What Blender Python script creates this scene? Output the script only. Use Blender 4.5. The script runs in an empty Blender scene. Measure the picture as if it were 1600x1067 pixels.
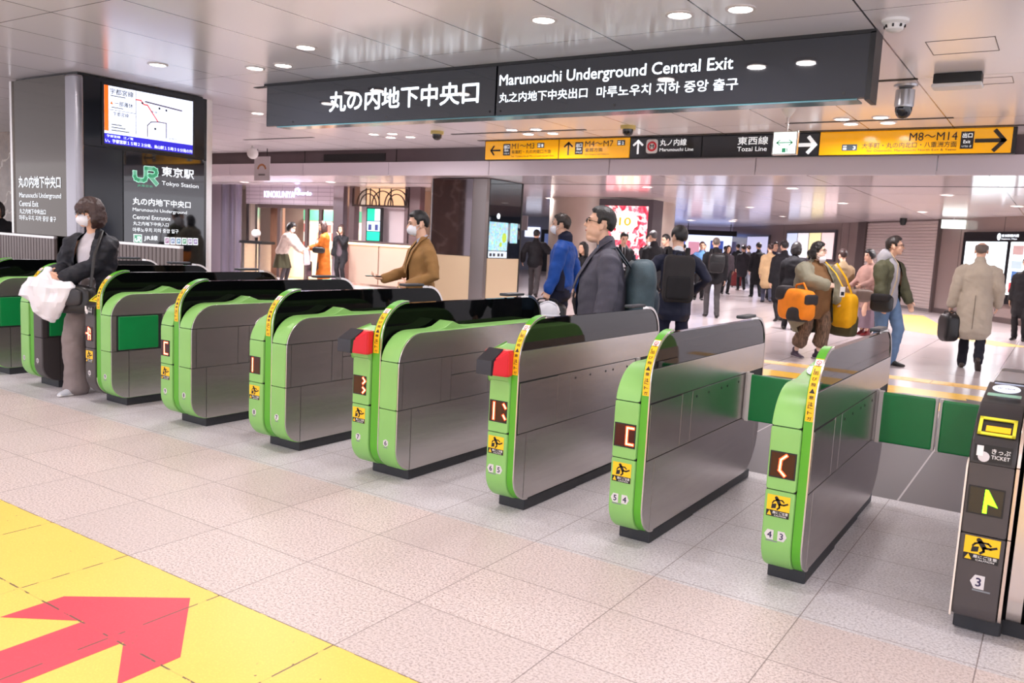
import bpy, bmesh, math, random
from mathutils import Vector as V, Matrix, noise
random.seed(7)
SC = bpy.context.scene
COL = SC.collection
PI = math.pi

# ---------------------------------------------------------------- camera
YAW, PITCH, ROLL, FPX, EYE = 0.583657565, -0.121035782, 0.0517515214, 1291.33, 1.45
_f = V((-math.sin(YAW)*math.cos(PITCH), math.cos(YAW)*math.cos(PITCH), math.sin(PITCH)))
_r = V((math.cos(YAW), math.sin(YAW), 0)); _u = _r.cross(_f)
_r2 = _r*math.cos(ROLL)+_u*math.sin(ROLL); _u2 = -_r*math.sin(ROLL)+_u*math.cos(ROLL)
cd = bpy.data.cameras.new('camera'); cam = bpy.data.objects.new('camera', cd); COL.objects.link(cam)
cam.matrix_world = Matrix(((_r2.x,_u2.x,-_f.x,0),(_r2.y,_u2.y,-_f.y,0),(_r2.z,_u2.z,-_f.z,EYE),(0,0,0,1)))
cd.sensor_fit = 'HORIZONTAL'; cd.sensor_width = 36; cd.lens = FPX/1600*36
cd.clip_start = .05; cd.clip_end = 200
cd.dof.use_dof = True; cd.dof.focus_distance = 4.6; cd.dof.aperture_fstop = 5.0
SC.camera = cam

# ---------------------------------------------------------------- view + world
vs = SC.view_settings; vs.view_transform = 'Standard'; vs.look = 'None'; vs.gamma = 1; vs.exposure = 0.06
vs.use_curve_mapping = False
W = bpy.data.worlds.new('world'); SC.world = W; W.use_nodes = True
W.node_tree.nodes['Background'].inputs[0].default_value = (.90, .88, .96, 1)
W.node_tree.nodes['Background'].inputs[1].default_value = 2.0

# ---------------------------------------------------------------- downlights: positions (each is built as a lamp further down)
CEIL = 3.2
DOWNLIGHTS = [(-8.67,5.67),(-7.69,6.21),(-7.24,6.22),(-6.32,5.70),(-3.65,5.74),(-2.62,6.02),(-2.16,6.04),(-10.6,8.62),
  (-10.45,11.04),(-10.02,11.05),(-10.43,11.46),(-9.99,11.49),(-7.55,11.11),(-7.12,11.15),(-7.55,11.6),(-7.09,11.61),
  (-2.57,11.22),(-2.11,11.2),(-2.55,11.64),(-2.10,11.64),
  (-8.67,3.2),(-6.32,3.2),(-3.65,3.2),(-1.2,3.2),(-8.67,.7),(-6.32,.7),(-3.65,.7),(-1.2,.7),(1.2,3.2),(1.2,.7),(1.2,5.7),(-5.0,8.6),(-2.2,8.6),  # from here on unseen lamps, continuing the rows for the light they give
  (-5,-2),(-2,-2)]
LAMP_W = 16.0
LAMP_COL = (1.0, .95, .97)
BACK_LIGHTS = [(-4.5,16.2),(-7.5,16.2),(-12,16.0),(-15.5,15.0),(-19,15.0),(-19,17.6),(-18.7,14.8),(-15.2,14.6),(-20.6,13.9),(-13.4,15.0),(-2.0,17.5),(-4.5,20.5),(-7.5,23),(-3.2,23.5),(-12.5,20.5),(-12,25),(-8,28),(-6,32),(-11,32),(-15,30),(-1,20.5)]  # the extra lamps in and before the shops are added to brighten them
BACK_W = 85.0

# ---------------------------------------------------------------- materials
def lin(c):
    o = []
    for x in c[:3]:
        x = x/255.0; o.append(x/12.92 if x <= .04045 else ((x+.055)/1.055)**2.4)
    return (*o, 1)
MATS = {}
def mat(name, rgb, rough=.5, metal=0., spec=.5, emit=0., coat=0., ior=None, var=0., vscale=8., bump=0., bscale=60., stretch=None, aniso=0.):
    if name in MATS: return MATS[name]
    m = bpy.data.materials.new(name); m.use_nodes = True; nt = m.node_tree; b = nt.nodes['Principled BSDF']
    c = lin(rgb)
    b.inputs['Base Color'].default_value = c; b.inputs['Roughness'].default_value = rough
    b.inputs['Metallic'].default_value = metal; b.inputs['Specular IOR Level'].default_value = spec
    if ior: b.inputs['IOR'].default_value = ior
    if coat: b.inputs['Coat Weight'].default_value = coat; b.inputs['Coat Roughness'].default_value = .05
    if emit: b.inputs['Emission Color'].default_value = c; b.inputs['Emission Strength'].default_value = emit
    if aniso: b.inputs['Anisotropic'].default_value = aniso
    if var or bump:
        tc = nt.nodes.new('ShaderNodeTexCoord'); mp = nt.nodes.new('ShaderNodeMapping')
        nt.links.new(tc.outputs['Object'], mp.inputs[0])
        if stretch: mp.inputs['Scale'].default_value = stretch
    if var:
        n = nt.nodes.new('ShaderNodeTexNoise'); n.inputs['Scale'].default_value = vscale; n.inputs['Detail'].default_value = 4
        r = nt.nodes.new('ShaderNodeValToRGB'); nt.links.new(mp.outputs[0], n.inputs['Vector']); nt.links.new(n.outputs[0], r.inputs[0])
        r.color_ramp.elements[0].position = .3; r.color_ramp.elements[1].position = .7
        r.color_ramp.elements[0].color = (*[x*(1-var) for x in c[:3]], 1); r.color_ramp.elements[1].color = (*[min(1, x*(1+var*.6)) for x in c[:3]], 1)
        nt.links.new(r.outputs[0], b.inputs['Base Color'])
    if bump:
        n2 = nt.nodes.new('ShaderNodeTexNoise'); n2.inputs['Scale'].default_value = bscale; n2.inputs['Detail'].default_value = 3
        bp = nt.nodes.new('ShaderNodeBump'); bp.inputs['Strength'].default_value = bump; bp.inputs['Distance'].default_value = .01
        nt.links.new(mp.outputs[0], n2.inputs['Vector']); nt.links.new(n2.outputs[0], bp.inputs['Height']); nt.links.new(bp.outputs[0], b.inputs['Normal'])
    MATS[name] = m; return m

class NT:
    """tiny node-graph helper"""
    def __init__(s, name):
        s.m = bpy.data.materials.new(name); s.m.use_nodes = True; s.t = s.m.node_tree; s.b = s.t.nodes['Principled BSDF']; MATS[name] = s.m
        g = s.t.nodes.new('ShaderNodeNewGeometry'); s.sep = s.t.nodes.new('ShaderNodeSeparateXYZ'); s.t.links.new(g.outputs['Position'], s.sep.inputs[0]); s.pos = g.outputs['Position']
    def put(s, sock, v):
        if hasattr(v, 'links'): s.t.links.new(v, sock)
        else: sock.default_value = v
    def ma(s, op, a, b=0.0, c=0.0):
        n = s.t.nodes.new('ShaderNodeMath'); n.operation = op; s.put(n.inputs[0], a); s.put(n.inputs[1], b); s.put(n.inputs[2], c); return n.outputs[0]
    def mix(s, f, a, b):
        n = s.t.nodes.new('ShaderNodeMix'); n.data_type = 'RGBA'; s.put(n.inputs[0], f); s.put(n.inputs[6], a); s.put(n.inputs[7], b); return n.outputs[2]
    def joint(s, co, off, step, w):
        """1 inside a joint line of width w"""
        a = s.ma('SUBTRACT', co, off); a = s.ma('DIVIDE', a, step); a = s.ma('ADD', a, .5); a = s.ma('FRACT', a); a = s.ma('SUBTRACT', a, .5); a = s.ma('ABSOLUTE', a)
        return s.ma('LESS_THAN', a, w/step/2)
    def cell(s, co, off, step):
        a = s.ma('SUBTRACT', co, off); a = s.ma('DIVIDE', a, step); return s.ma('FLOOR', a)
    def noise(s, scale, detail=3, vec=None, rough=.5):
        n = s.t.nodes.new('ShaderNodeTexNoise'); n.inputs['Scale'].default_value = scale; n.inputs['Detail'].default_value = detail; n.inputs['Roughness'].default_value = rough
        s.t.links.new(vec or s.pos, n.inputs['Vector']); return n.outputs[0]
    def white(s, a, b):
        c = s.t.nodes.new('ShaderNodeCombineXYZ'); s.put(c.inputs[0], a); s.put(c.inputs[1], b)
        n = s.t.nodes.new('ShaderNodeTexWhiteNoise'); n.noise_dimensions = '2D'; s.t.links.new(c.outputs[0], n.inputs['Vector']); return n.outputs['Value']
    def voro(s, scale):
        n = s.t.nodes.new('ShaderNodeTexVoronoi'); n.inputs['Scale'].default_value = scale; s.t.links.new(s.pos, n.inputs['Vector']); return n.outputs['Color'], n.outputs['Distance']
    def ramp(s, f, stops):
        r = s.t.nodes.new('ShaderNodeValToRGB'); s.put(r.inputs[0], f); e = r.color_ramp.elements
        while len(e) < len(stops): e.new(.5)
        for i, (p, c) in enumerate(stops): e[i].position = p; e[i].color = c
        return r.outputs[0]
    def fin(s, color, rough=.5, spec=.5, metal=0., bump=None, bs=.2):
        s.put(s.b.inputs['Base Color'], color); s.put(s.b.inputs['Roughness'], rough); s.b.inputs['Specular IOR Level'].default_value = spec; s.b.inputs['Metallic'].default_value = metal
        if bump is not None:
            bp = s.t.nodes.new('ShaderNodeBump'); bp.inputs['Strength'].default_value = bs; bp.inputs['Distance'].default_value = .004
            s.t.links.new(bump, bp.inputs['Height']); s.t.links.new(bp.outputs[0], s.b.inputs['Normal'])
        return s.m

TX, TY = .6305, .4535
def granite(name, light, dark, speck, tone, rough, split=None):
    n = NT(name); x, y = n.sep.outputs[0], n.sep.outputs[1]
    f = n.noise(95, 3, rough=.7); g = n.noise(210, 2)
    c = n.ramp(f, [(.36, lin(dark)), (.47, lin(speck)), (.56, lin(light)), (.8, lin(light))])
    c = n.mix(n.ma('MULTIPLY', n.ma('GREATER_THAN', g, .6), .55), c, lin([min(255, v+22) for v in light]))
    big = n.noise(1.1, 4); c = n.mix(n.ma('MULTIPLY', n.ma('SUBTRACT', big, .35), .55), c, lin([v*.86 for v in light]))
    w = n.white(n.cell(x, -2.005, TX), n.cell(y, 1.995, TY)); c = n.mix(n.ma('MULTIPLY', w, tone), c, lin([v*.84 for v in light]))
    if split is not None:   # the paving under the machines is a cooler stone
        k = n.ma('GREATER_THAN', y, split); c2 = n.ramp(f, [(.3, lin((150,146,150))), (.44, lin((188,184,188))), (.56, lin((212,209,212))), (.8, lin((216,213,217)))])
        c2 = n.mix(n.ma('MULTIPLY', n.ma('SUBTRACT', n.noise(3.2, 5), .42), .8), c2, lin((150,140,138)))
        c = n.mix(k, c, c2)
    j = n.ma('MAXIMUM', n.joint(x, -2.005, TX, .0045), n.joint(y, 1.995, TY, .0045)); c = n.mix(n.ma('MULTIPLY', j, .75), c, lin((112,98,96)))
    return n.fin(c, rough, .45)

M_FLOOR = granite('speckled_granite', (222,208,205), (146,128,124), (196,181,177), .35, .42, 3.33)
def tiles(name, base, joint, sx, sy, ox, oy, w, rough, tone=.3, spec=.5, nz=.25):
    n = NT(name); x, y = n.sep.outputs[0], n.sep.outputs[1]
    c = n.mix(n.ma('MULTIPLY', n.white(n.cell(x, ox, sx), n.cell(y, oy, sy)), tone), lin(base), lin([v*.85 for v in base]))
    c = n.mix(n.ma('MULTIPLY', n.noise(60, 4), nz), c, lin([v*.78 for v in base]))
    j = n.ma('MAXIMUM', n.joint(x, ox, sx, w), n.joint(y, oy, sy, w)); c = n.mix(j, c, lin(joint))
    return n.fin(c, rough, spec)
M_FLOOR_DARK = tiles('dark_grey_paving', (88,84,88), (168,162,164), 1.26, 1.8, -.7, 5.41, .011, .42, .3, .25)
M_FLOOR_POL = tiles('polished_pale_paving', (214,202,202), (140,130,130), 1.26, 1.8, -.62, 8.6, .012, .2, .25, .6, .2)
def ceiling_mat():
    n = NT('glossy_white_ceiling_panel'); x, y = n.sep.outputs[0], n.sep.outputs[1]
    c = n.mix(n.ma('MULTIPLY', n.white(n.cell(x, -1.41, 1.017), n.cell(y, 3.9, 2.525)), .25), lin((246,242,246)), lin((238,233,238)))
    j = n.ma('MAXIMUM', n.joint(x, -1.41, 1.017, .014), n.joint(y, 3.9, 2.525, .009)); c = n.mix(j, c, lin((62,58,60)))
    return n.fin(c, .2, .55)
M_CEIL = ceiling_mat()
def ceiling_back():
    n = NT('mirror_finish_ceiling_panel'); x, y = n.sep.outputs[0], n.sep.outputs[1]
    j = n.ma('MAXIMUM', n.joint(x, -3.4, 2.4, .02), n.joint(y, 14.85, 2.6, .02)); c = n.mix(j, lin((240,230,234)), lin((110,100,104)))
    return n.fin(c, .13, .6)
M_CEILB = ceiling_back()

GREEN = mat('light_green_cover', (136,192,104), .38, var=.05, vscale=5)
GREEN_D = mat('deep_green_edge', (84,168,34), .32)
STEEL = mat('brushed_stainless_steel', (204,199,197), .27, 1., var=.06, vscale=3, stretch=(1,1,14), bump=.05, bscale=40)
STEEL_P = mat('pale_satin_steel_trim', (214,208,204), .22, 1.)
STEEL_D = mat('dark_seam', (26,26,28), .6)
PLINTH = mat('black_plinth', (44,45,50), .55, var=.2)
BLACKGL = mat('black_smoked_acrylic', (6,7,8), .04, spec=.2, ior=1.45)
BLACKMIR = mat('black_mirror_acrylic', (8,8,9), .035, spec=.5, ior=1.7)
DKGREY = mat('dark_charcoal_cover', (72,66,66), .38, var=.05)
LEDRED = mat('red_led', (255,62,30), emit=7.)
LEDHOT = mat('hot_led_core', (255,170,120), emit=9.)
LEDGREEN = mat('green_led', (120,255,20), emit=5.)
LEDBOX = mat('dark_led_window', (58,14,10), .15)
LEDBOXG = mat('dark_grey_led_window', (48,46,44), .15)
BLACK = mat('black_plastic', (18,18,20), .4)
YELLOW = mat('caution_yellow', (250,196,20), .45)
YELLOWL = mat('yellow_frame', (236,228,60), .35)
WHITE = mat('white_label', (236,234,232), .5)
PALE = mat('pale_grey_badge', (212,208,208), .45)
NUM = mat('dark_violet_numeral', (46,34,74), .5)
RED = mat('red_plastic', (222,36,50), .32)
DOORG = mat('green_padded_flap', (0,128,62), .33, var=.08, vscale=6)
DOORW = mat('pale_flap_edge', (206,200,196), .4)
# ---------------------------------------------------------------- geometry helpers
def link(name, me, m, parent=None, loc=None):
    o = bpy.data.objects.new(name, me); COL.objects.link(o)
    if m: me.materials.append(m)
    if parent: o.parent = parent
    if loc: o.location = loc
    return o
def obj(name, bm, m, parent=None, loc=None, smooth=40, world=False):
    """link a bmesh as one object; world=True: the mesh was built in world coordinates"""
    if world and parent:
        p = parent.matrix_basis.translation
        q = parent.parent.matrix_basis.translation if parent.parent else V((0,0,0))
        bmesh.ops.translate(bm, verts=bm.verts, vec=-(p+q))
    if world and not parent and len(bm.verts):
        lo = V((min(v.co.x for v in bm.verts), min(v.co.y for v in bm.verts), min(v.co.z for v in bm.verts)))
        hi = V((max(v.co.x for v in bm.verts), max(v.co.y for v in bm.verts), max(v.co.z for v in bm.verts)))
        loc = V(((lo.x+hi.x)/2, (lo.y+hi.y)/2, lo.z)); bmesh.ops.translate(bm, verts=bm.verts, vec=-loc)
    me = bpy.data.meshes.new(name); bm.normal_update(); bm.to_mesh(me); bm.free()
    if smooth:
        me.shade_smooth(); me.set_sharp_from_angle(angle=math.radians(smooth))
    o = link(name, me, m, parent, loc)
    if smooth: o.modifiers.new('weighted_normals', 'WEIGHTED_NORMAL').keep_sharp = True
    return o
def tag(o, label, cat, group=None, kind=None):
    if label: o['label'] = label
    if cat: o['category'] = cat
    if group: o['group'] = group
    if kind: o['kind'] = kind
    return o
def thing(name, label, cat, loc=(0,0,0), rz=0, group=None):
    o = bpy.data.objects.new(name, None); COL.objects.link(o); o.location = loc; o.rotation_euler = (0,0,rz); o.empty_display_size = .1
    return tag(o, label, cat, group)
def struct(name, bm, m, parent=None, smooth=40):
    o = obj(name, bm, m, parent, smooth=smooth, world=not parent)
    if not parent: o['kind'] = 'structure'
    return o
B = bmesh.new
def box(bm, x0, x1, y0, y1, z0, z1, bev=0):
    r = bmesh.ops.create_cube(bm, size=1, matrix=Matrix.Translation(((x0+x1)/2,(y0+y1)/2,(z0+z1)/2)) @ Matrix.Diagonal((abs(x1-x0),abs(y1-y0),abs(z1-z0),1)))
    if bev:
        es = list({e for v in r['verts'] for e in v.link_edges}); bmesh.ops.bevel(bm, geom=es, offset=bev, segments=2, affect='EDGES', profile=.5)
    return bm
def bx(*a, **k): return box(B(), *a, **k)
def boxm(bm, size, M, bev=0):
    r = bmesh.ops.create_cube(bm, size=1, matrix=M @ Matrix.Diagonal((*size, 1)))
    if bev: bmesh.ops.bevel(bm, geom=list({e for v in r['verts'] for e in v.link_edges}), offset=bev, segments=2, affect='EDGES', profile=.5)
    return bm
def loft(bm, rings, cap=True, closed=True):
    R = [[bm.verts.new(p) for p in r] for r in rings]; n = len(R[0])
    for a, b in zip(R, R[1:]):
        for i in range(n if closed else n-1):
            j = (i+1) % n
            try: bm.faces.new((a[i], a[j], b[j], b[i]))
            except ValueError: pass
    if cap:
        for r, rev in ((R[0], True), (R[-1], False)):
            try: bm.faces.new(list(reversed(r)) if rev else r)
            except ValueError: pass
    return bm
def offset(poly, d):
    """inset a counter-clockwise convex polygon by d"""
    n = len(poly); out = []
    for i in range(n):
        a, b, c = V(poly[i-1]), V(poly[i]), V(poly[(i+1) % n])
        e1 = (b-a); e2 = (c-b)
        if e1.length < 1e-7 or e2.length < 1e-7: out.append(tuple(b)); continue
        n1 = V((-e1.y, e1.x)).normalized(); n2 = V((-e2.y, e2.x)).normalized(); m = n1+n2
        if m.length < 1e-6: out.append(tuple(b)); continue
        m.normalize(); k = d/max(.35, m.dot(n1)); out.append((b.x+m.x*k, b.y+m.y*k))
    return out
def prism(bm, poly, x0, x1, r=0, ax='x'):
    """extrude a (y,z) polygon along x with softly rounded rims"""
    P = (lambda x, y, z: (x, y, z)) if ax == 'x' else (lambda x, y, z: (y, x, z)) if ax == 'y' else (lambda x, y, z: (y, z, x))
    rings = [(x0, 0), (x1, 0)] if not r else [(x0, r), (x0+.3*r, .3*r), (x0+r, 0), (x1-r, 0), (x1-.3*r, .3*r), (x1, r)]
    loft(bm, [[P(x, *q) for q in (offset(poly, d) if d else poly)] for x, d in rings])
    bmesh.ops.recalc_face_normals(bm, faces=bm.faces)
    return bm
def rrect(y0, y1, z0, z1, tf, bf, tr, br, n=10):
    out = []
    def arc(cy, cz, r, a0, a1):
        for i in range(n+1):
            a = a0+(a1-a0)*i/n; out.append((cy+r*math.cos(a), cz+r*math.sin(a)))
    arc(y0+bf, z0+bf, bf, PI, 1.5*PI); arc(y1-br, z0+br, br, 1.5*PI, 2*PI); arc(y1-tr, z1-tr, tr, 0, .5*PI); arc(y0+tf, z1-tf, tf, .5*PI, PI)
    return out
def clip(poly, y0=-9, y1=9, z0=-9, z1=9):
    def cut(P, f, g):
        o = []
        for i in range(len(P)):
            a, b = P[i-1], P[i]; fa, fb = f(a), f(b)
            if (fa >= 0) != (fb >= 0):
                t = fa/(fa-fb); o.append((a[0]+(b[0]-a[0])*t, a[1]+(b[1]-a[1])*t))
            if fb >= 0: o.append(b)
        return o
    for f in (lambda p: p[0]-y0, lambda p: y1-p[0], lambda p: p[1]-z0, lambda p: z1-p[1]):
        if poly: poly = cut(poly, f, 0)
    o = []
    for p in poly:
        if not o or abs(p[0]-o[-1][0])+abs(p[1]-o[-1][1]) > 1e-5: o.append(p)
    return o
def tube(bm, pts, rad, n=10, side=None, caps=3):
    """closed tapered tube along pts; rad: number or (a,b) per point, a along `side`"""
    pts = [V(p) for p in pts]; k = len(pts)
    rad = [rad]*k if not isinstance(rad, (list,)) else rad
    rad = [(r, r) if not isinstance(r, (tuple, list)) else r for r in rad]
    rings = []; s = V(side) if side else None
    def frame(t, s):
        if s is None:
            s = V((1,0,0)) if abs(t.x) < .9 else V((0,1,0))
        s = (s-t*s.dot(t))
        if s.length < 1e-5: s = t.orthogonal()
        s.normalize(); return s, t.cross(s)
    for i in range(k):
        t = (pts[min(i+1,k-1)]-pts[max(i-1,0)]).normalized(); a, b = frame(t, s)
        if side is None: s = a
        ring = lambda c, q: [c+a*(math.cos(2*PI*j/n)*rad[i][0]*q)+b*(math.sin(2*PI*j/n)*rad[i][1]*q) for j in range(n)]
        m = min(rad[i])
        if i == 0 and caps:
            for q in range(caps): w = (q+.5)/caps*PI/2; rings.append(ring(pts[0]-t*m*math.cos(w)*.8, math.sin(w)))
        rings.append(ring(pts[i], 1))
        if i == k-1 and caps:
            for q in reversed(range(caps)): w = (q+.5)/caps*PI/2; rings.append(ring(pts[-1]+t*m*math.cos(w)*.8, math.sin(w)))
    return loft(bm, rings)
def ell(bm, c, r, M=None, seg=16, e=1.0):
    """ellipsoid, or a rounded box when e<1"""
    M = M or Matrix.Identity(3); c = V(c); h = seg//2; pw = lambda x: math.copysign(abs(x)**e, x)
    rings = []
    for i in range(1, h):
        p = PI*i/h-PI/2
        rings.append([c+M @ V((r[0]*pw(math.cos(p))*pw(math.cos(2*PI*j/seg)), r[1]*pw(math.cos(p))*pw(math.sin(2*PI*j/seg)), r[2]*pw(math.sin(p)))) for j in range(seg)])
    R = [[bm.verts.new(p) for p in q] for q in rings]; lo = bm.verts.new(c-M @ V((0,0,r[2]))); hi = bm.verts.new(c+M @ V((0,0,r[2])))
    for a, b in zip(R, R[1:]):
        for j in range(seg): bm.faces.new((a[j], a[(j+1)%seg], b[(j+1)%seg], b[j]))
    for j in range(seg):
        bm.faces.new((lo, R[0][(j+1)%seg], R[0][j])); bm.faces.new((hi, R[-1][j], R[-1][(j+1)%seg]))
    return bm
def lathe(bm, prof, c=(0,0,0), n=24):
    return loft(bm, [[(c[0]+r*math.cos(2*PI*j/n), c[1]+r*math.sin(2*PI*j/n), c[2]+z) for j in range(n)] for r, z in prof])

# flat marks lie on a plane: o origin, r right, u up (normal = r x u)
class Pl:
    def __init__(s, o, r, u): s.o, s.r, s.u = V(o), V(r).normalized(), V(u).normalized(); s.n = s.r.cross(s.u)
    def p(s, a, b, d=0): return s.o+s.r*a+s.u*b+s.n*d
def slab(bm, pl, pts, d0, d1):    # a flat cut-out of small thickness
    lo = [bm.verts.new(pl.p(a, b, d0)) for a, b in pts]; hi = [bm.verts.new(pl.p(a, b, d1)) for a, b in pts]; n = len(pts)
    bm.faces.new(hi); bm.faces.new(list(reversed(lo)))
    for i in range(n): bm.faces.new((lo[i], lo[(i+1)%n], hi[(i+1)%n], hi[i]))
    bm.normal_update(); return bm
def rect(bm, pl, a0, a1, b0, b1, d0=0, d1=.002): return slab(bm, pl, [(a0,b0),(a1,b0),(a1,b1),(a0,b1)], d0, d1)
def disc(bm, pl, a, b, r, d0=0, d1=.002, n=18, ry=None): return slab(bm, pl, [(a+r*math.cos(2*PI*i/n), b+(ry or r)*math.sin(2*PI*i/n)) for i in range(n)], d0, d1)
def stroke(bm, pl, pts, w, d0=0, d1=.002):
    for (a, b), (c, d) in zip(pts, pts[1:]):
        L = math.hypot(c-a, d-b)
        if L < 1e-6: continue
        nx, ny = -(d-b)/L*w/2, (c-a)/L*w/2; ex, ey = (c-a)/L*w*.35, (d-b)/L*w*.35
        slab(bm, pl, [(a-ex-nx, b-ey-ny), (c+ex-nx, d+ey-ny), (c+ex+nx, d+ey+ny), (a-ex+nx, b-ey+ny)], d0, d1)
    return bm
def polyline(bm, pl, pts, w, d0=0, d1=.002): return stroke(bm, pl, pts, w, d0, d1)
_tc = {}
def text_data(s, shear=0.0):
    key = (s, shear)
    if key not in _tc:
        cu = bpy.data.curves.new('t', 'FONT'); cu.body = s; cu.size = 1; cu.shear = shear; cu.resolution_u = 3; cu.fill_mode = 'FRONT'
        to = bpy.data.objects.new('t', cu); COL.objects.link(to)
        dg = bpy.context.evaluated_depsgraph_get(); me = bpy.data.meshes.new_from_object(to.evaluated_get(dg))
        vs_ = [(v.co.x, v.co.y) for v in me.vertices]; fs = [list(p.vertices) for p in me.polygons]
        bpy.data.objects.remove(to); bpy.data.curves.remove(cu); bpy.data.meshes.remove(me)
        _tc[key] = (vs_, fs)
    return _tc[key]
def text(bm, pl, s, a0, a1, b0, b1, d=.003, bold=0.0, shear=0.0, keep=False):
    """lettering fitted into the rectangle a0..a1, b0..b1 of a plane"""
    vv, ff = text_data(s, shear)
    if not vv: return bm
    xs = [v[0] for v in vv]; ys = [v[1] for v in vv]; x0, x1, y0, y1 = min(xs), max(xs), min(ys), max(ys)
    sx, sy = (a1-a0)/max(1e-6, x1-x0), (b1-b0)/max(1e-6, y1-y0)
    if keep:
        k = min(sx, sy); a0 = (a0+a1)/2-k*(x1-x0)/2; b0 = (b0+b1)/2-k*(y1-y0)/2; sx = sy = k
    w = bold*1.0; k = min(sx, sy); reps = [(0,0)] if bold < .004 else [(w,0),(-w,0),(0,w),(0,-w)]
    for i, (dx, dy) in enumerate(reps):      # heavier weights thicken the strokes
        nv = [bm.verts.new(pl.p(a0+(x-x0)*sx+dx*k, b0+(y-y0)*sy+dy*k, d+.0001*i)) for x, y in vv]
        for f in ff:
            try: bm.faces.new([nv[i] for i in f])
            except ValueError: pass
    return bm
# ---------------------------------------------------------------- the setting
struct('floor', bx(-34, 5, -3.5, 5.41, -.12, 0), M_FLOOR, smooth=0)
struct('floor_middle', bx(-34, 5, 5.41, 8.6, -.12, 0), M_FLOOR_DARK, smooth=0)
struct('floor_back', bx(-46, 14, 8.6, 56, -.12, 0), M_FLOOR_POL, smooth=0)
struct('ceiling', bx(-34, 5, -3.2, 13.05, CEIL, CEIL+.12), M_CEIL, smooth=0)
struct('ceiling_back', bx(-46, 14, 14.8, 56, 2.72, 2.84), M_CEILB, smooth=0)
SLOT = mat('black_ceiling_slot', (30,28,28), .7)
for i, (x0, x1, y) in enumerate([(-8.75,-1.41,7.08),(-1.95,-1.39,8.95),(-3.33,-1.33,11.43),(-14.1,-12.1,11.15),(-8.95,-6.35,11.36),(-9.0,-.62,12.2),(-3.33,-1.33,1.4),(-8.9,-6.9,1.4)]):
    struct('trim_%d' % (i+1), bx(x0, x1, y-.035, y+.035, CEIL-.006, CEIL+.05), SLOT, smooth=0)
BULK = mat('dark_brown_bulkhead', (92,78,82), .3, var=.1, vscale=2)
FASC = mat('pale_lilac_fascia', (226,216,224), .25)
struct('wall_bulkhead', bx(-34, 8, 13.05, 13.2, 2.9, CEIL+.1), BULK, smooth=0)
bm = B()
for x in range(-8, 9): box(bm, -14.4+x*2.55+.006, -14.4+(x+1)*2.55-.006, 12.98, 13.2, 2.66, 2.93, .006)
struct('trim_fascia', bm, FASC)
struct('ceiling_soffit', bx(-34, 8, 13.0, 14.84, 2.655, 2.72), M_CEILB, smooth=0)
struct('trim_soffit_gap', bx(-34, 8, 14.842, 14.87, 2.65, 2.73), SLOT, smooth=0)
bm = B()
for x in (-20.6,-14.42,-11.7,-6.9): box(bm, x-.008, x+.008, 13.04, 13.06, 2.93, CEIL)
struct('trim_bulkhead_joint', bm, STEEL_D, smooth=0)
struct('trim_bulkhead_grille', bx(-13.8, -12.0, 13.03, 13.06, 2.97, 3.12), STEEL_D, smooth=0)
def marble():
    n = NT('brown_marble'); f = n.noise(1.6, 8, rough=.65); w = n.ma('ABSOLUTE', n.ma('SUBTRACT', n.noise(1.1, 6), .5))
    c = n.ramp(f, [(.3, lin((112,84,64))), (.5, lin((146,116,92))), (.7, lin((176,148,124)))])
    c = n.mix(n.ma('LESS_THAN', w, .012), c, lin((206,184,160))); return n.fin(c, .22)
struct('wall_left', bx(-34, -13.6, 8.9, 9.2, 0, CEIL), marble(), smooth=0)

# ceiling downlights: trim ring, lens, and the lamp itself
LENS = mat('lit_lamp_lens', (255,246,240), emit=9.)
RING = mat('white_lamp_ring', (224,218,218), .4)
def downlight(x, y, z, w, label, group, r=.085):
    t = thing('downlight', label, 'ceiling light', (x, y, z), 0, group)
    bm = B(); lathe(bm, [(r, .0), (r*1.28, 0), (r*1.3, -.006), (r*1.02, -.012), (r, -.004)], n=20); obj('trim_ring', bm, RING, t)
    bm = B(); lathe(bm, [(.001, -.001), (r, -.001), (r, -.004), (.001, -.004)], n=20); obj('lens', bm, LENS, t)
    ld = bpy.data.lights.new('downlight_lamp', 'AREA'); ld.shape = 'DISK'; ld.size = r*1.9; ld.energy = w; ld.color = LAMP_COL[:3]; ld.spread = math.radians(165)
    lo = bpy.data.objects.new('downlight_lamp', ld); COL.objects.link(lo); lo.parent = t; lo.location = (0,0,-.02)
    return t
DL_LABEL = {(-8.67,5.67):'round ceiling downlight just in front of the train information screen',(-7.69,6.21):'round downlight near the left end of the big black exit sign, farther of two',
 (-7.24,6.22):'round downlight near the left end of the big black exit sign, nearer of two',(-6.32,5.70):'round ceiling downlight above the left part of the big black exit sign',
 (-3.65,5.74):'large round ceiling downlight above the middle of the big black exit sign',(-2.62,6.02):'round ceiling downlight over the word Central, left of two',
 (-2.16,6.04):'round ceiling downlight over the word Exit, right of two',(-10.6,8.62):'small downlight between the information pillar and the big sign'}
for k, (x, y) in enumerate(DOWNLIGHTS):
    if (x, y) in DL_LABEL: downlight(x, y, CEIL, LAMP_W, DL_LABEL[x, y], 'round ceiling downlights')
    elif y > 11:
        w = 'beyond the big sign, over the dark bulkhead' if x < -9 else 'above the yellow M1 exit sign' if x < -7 else 'above the yellow M8 exit sign'
        lr = 'left' if any(0 < q[0]-x < .7 and abs(q[1]-y) < .2 for q in DOWNLIGHTS) else 'right'
        downlight(x, y, CEIL, LAMP_W*.8, '%s %s light of the square of four %s' % ('near' if y < 11.3 else 'far', lr, w), 'ceiling lights in squares of four')
    else: downlight(x, y, CEIL, LAMP_W, 'round downlight in the white ceiling over the paved area', 'round ceiling downlights')
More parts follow.
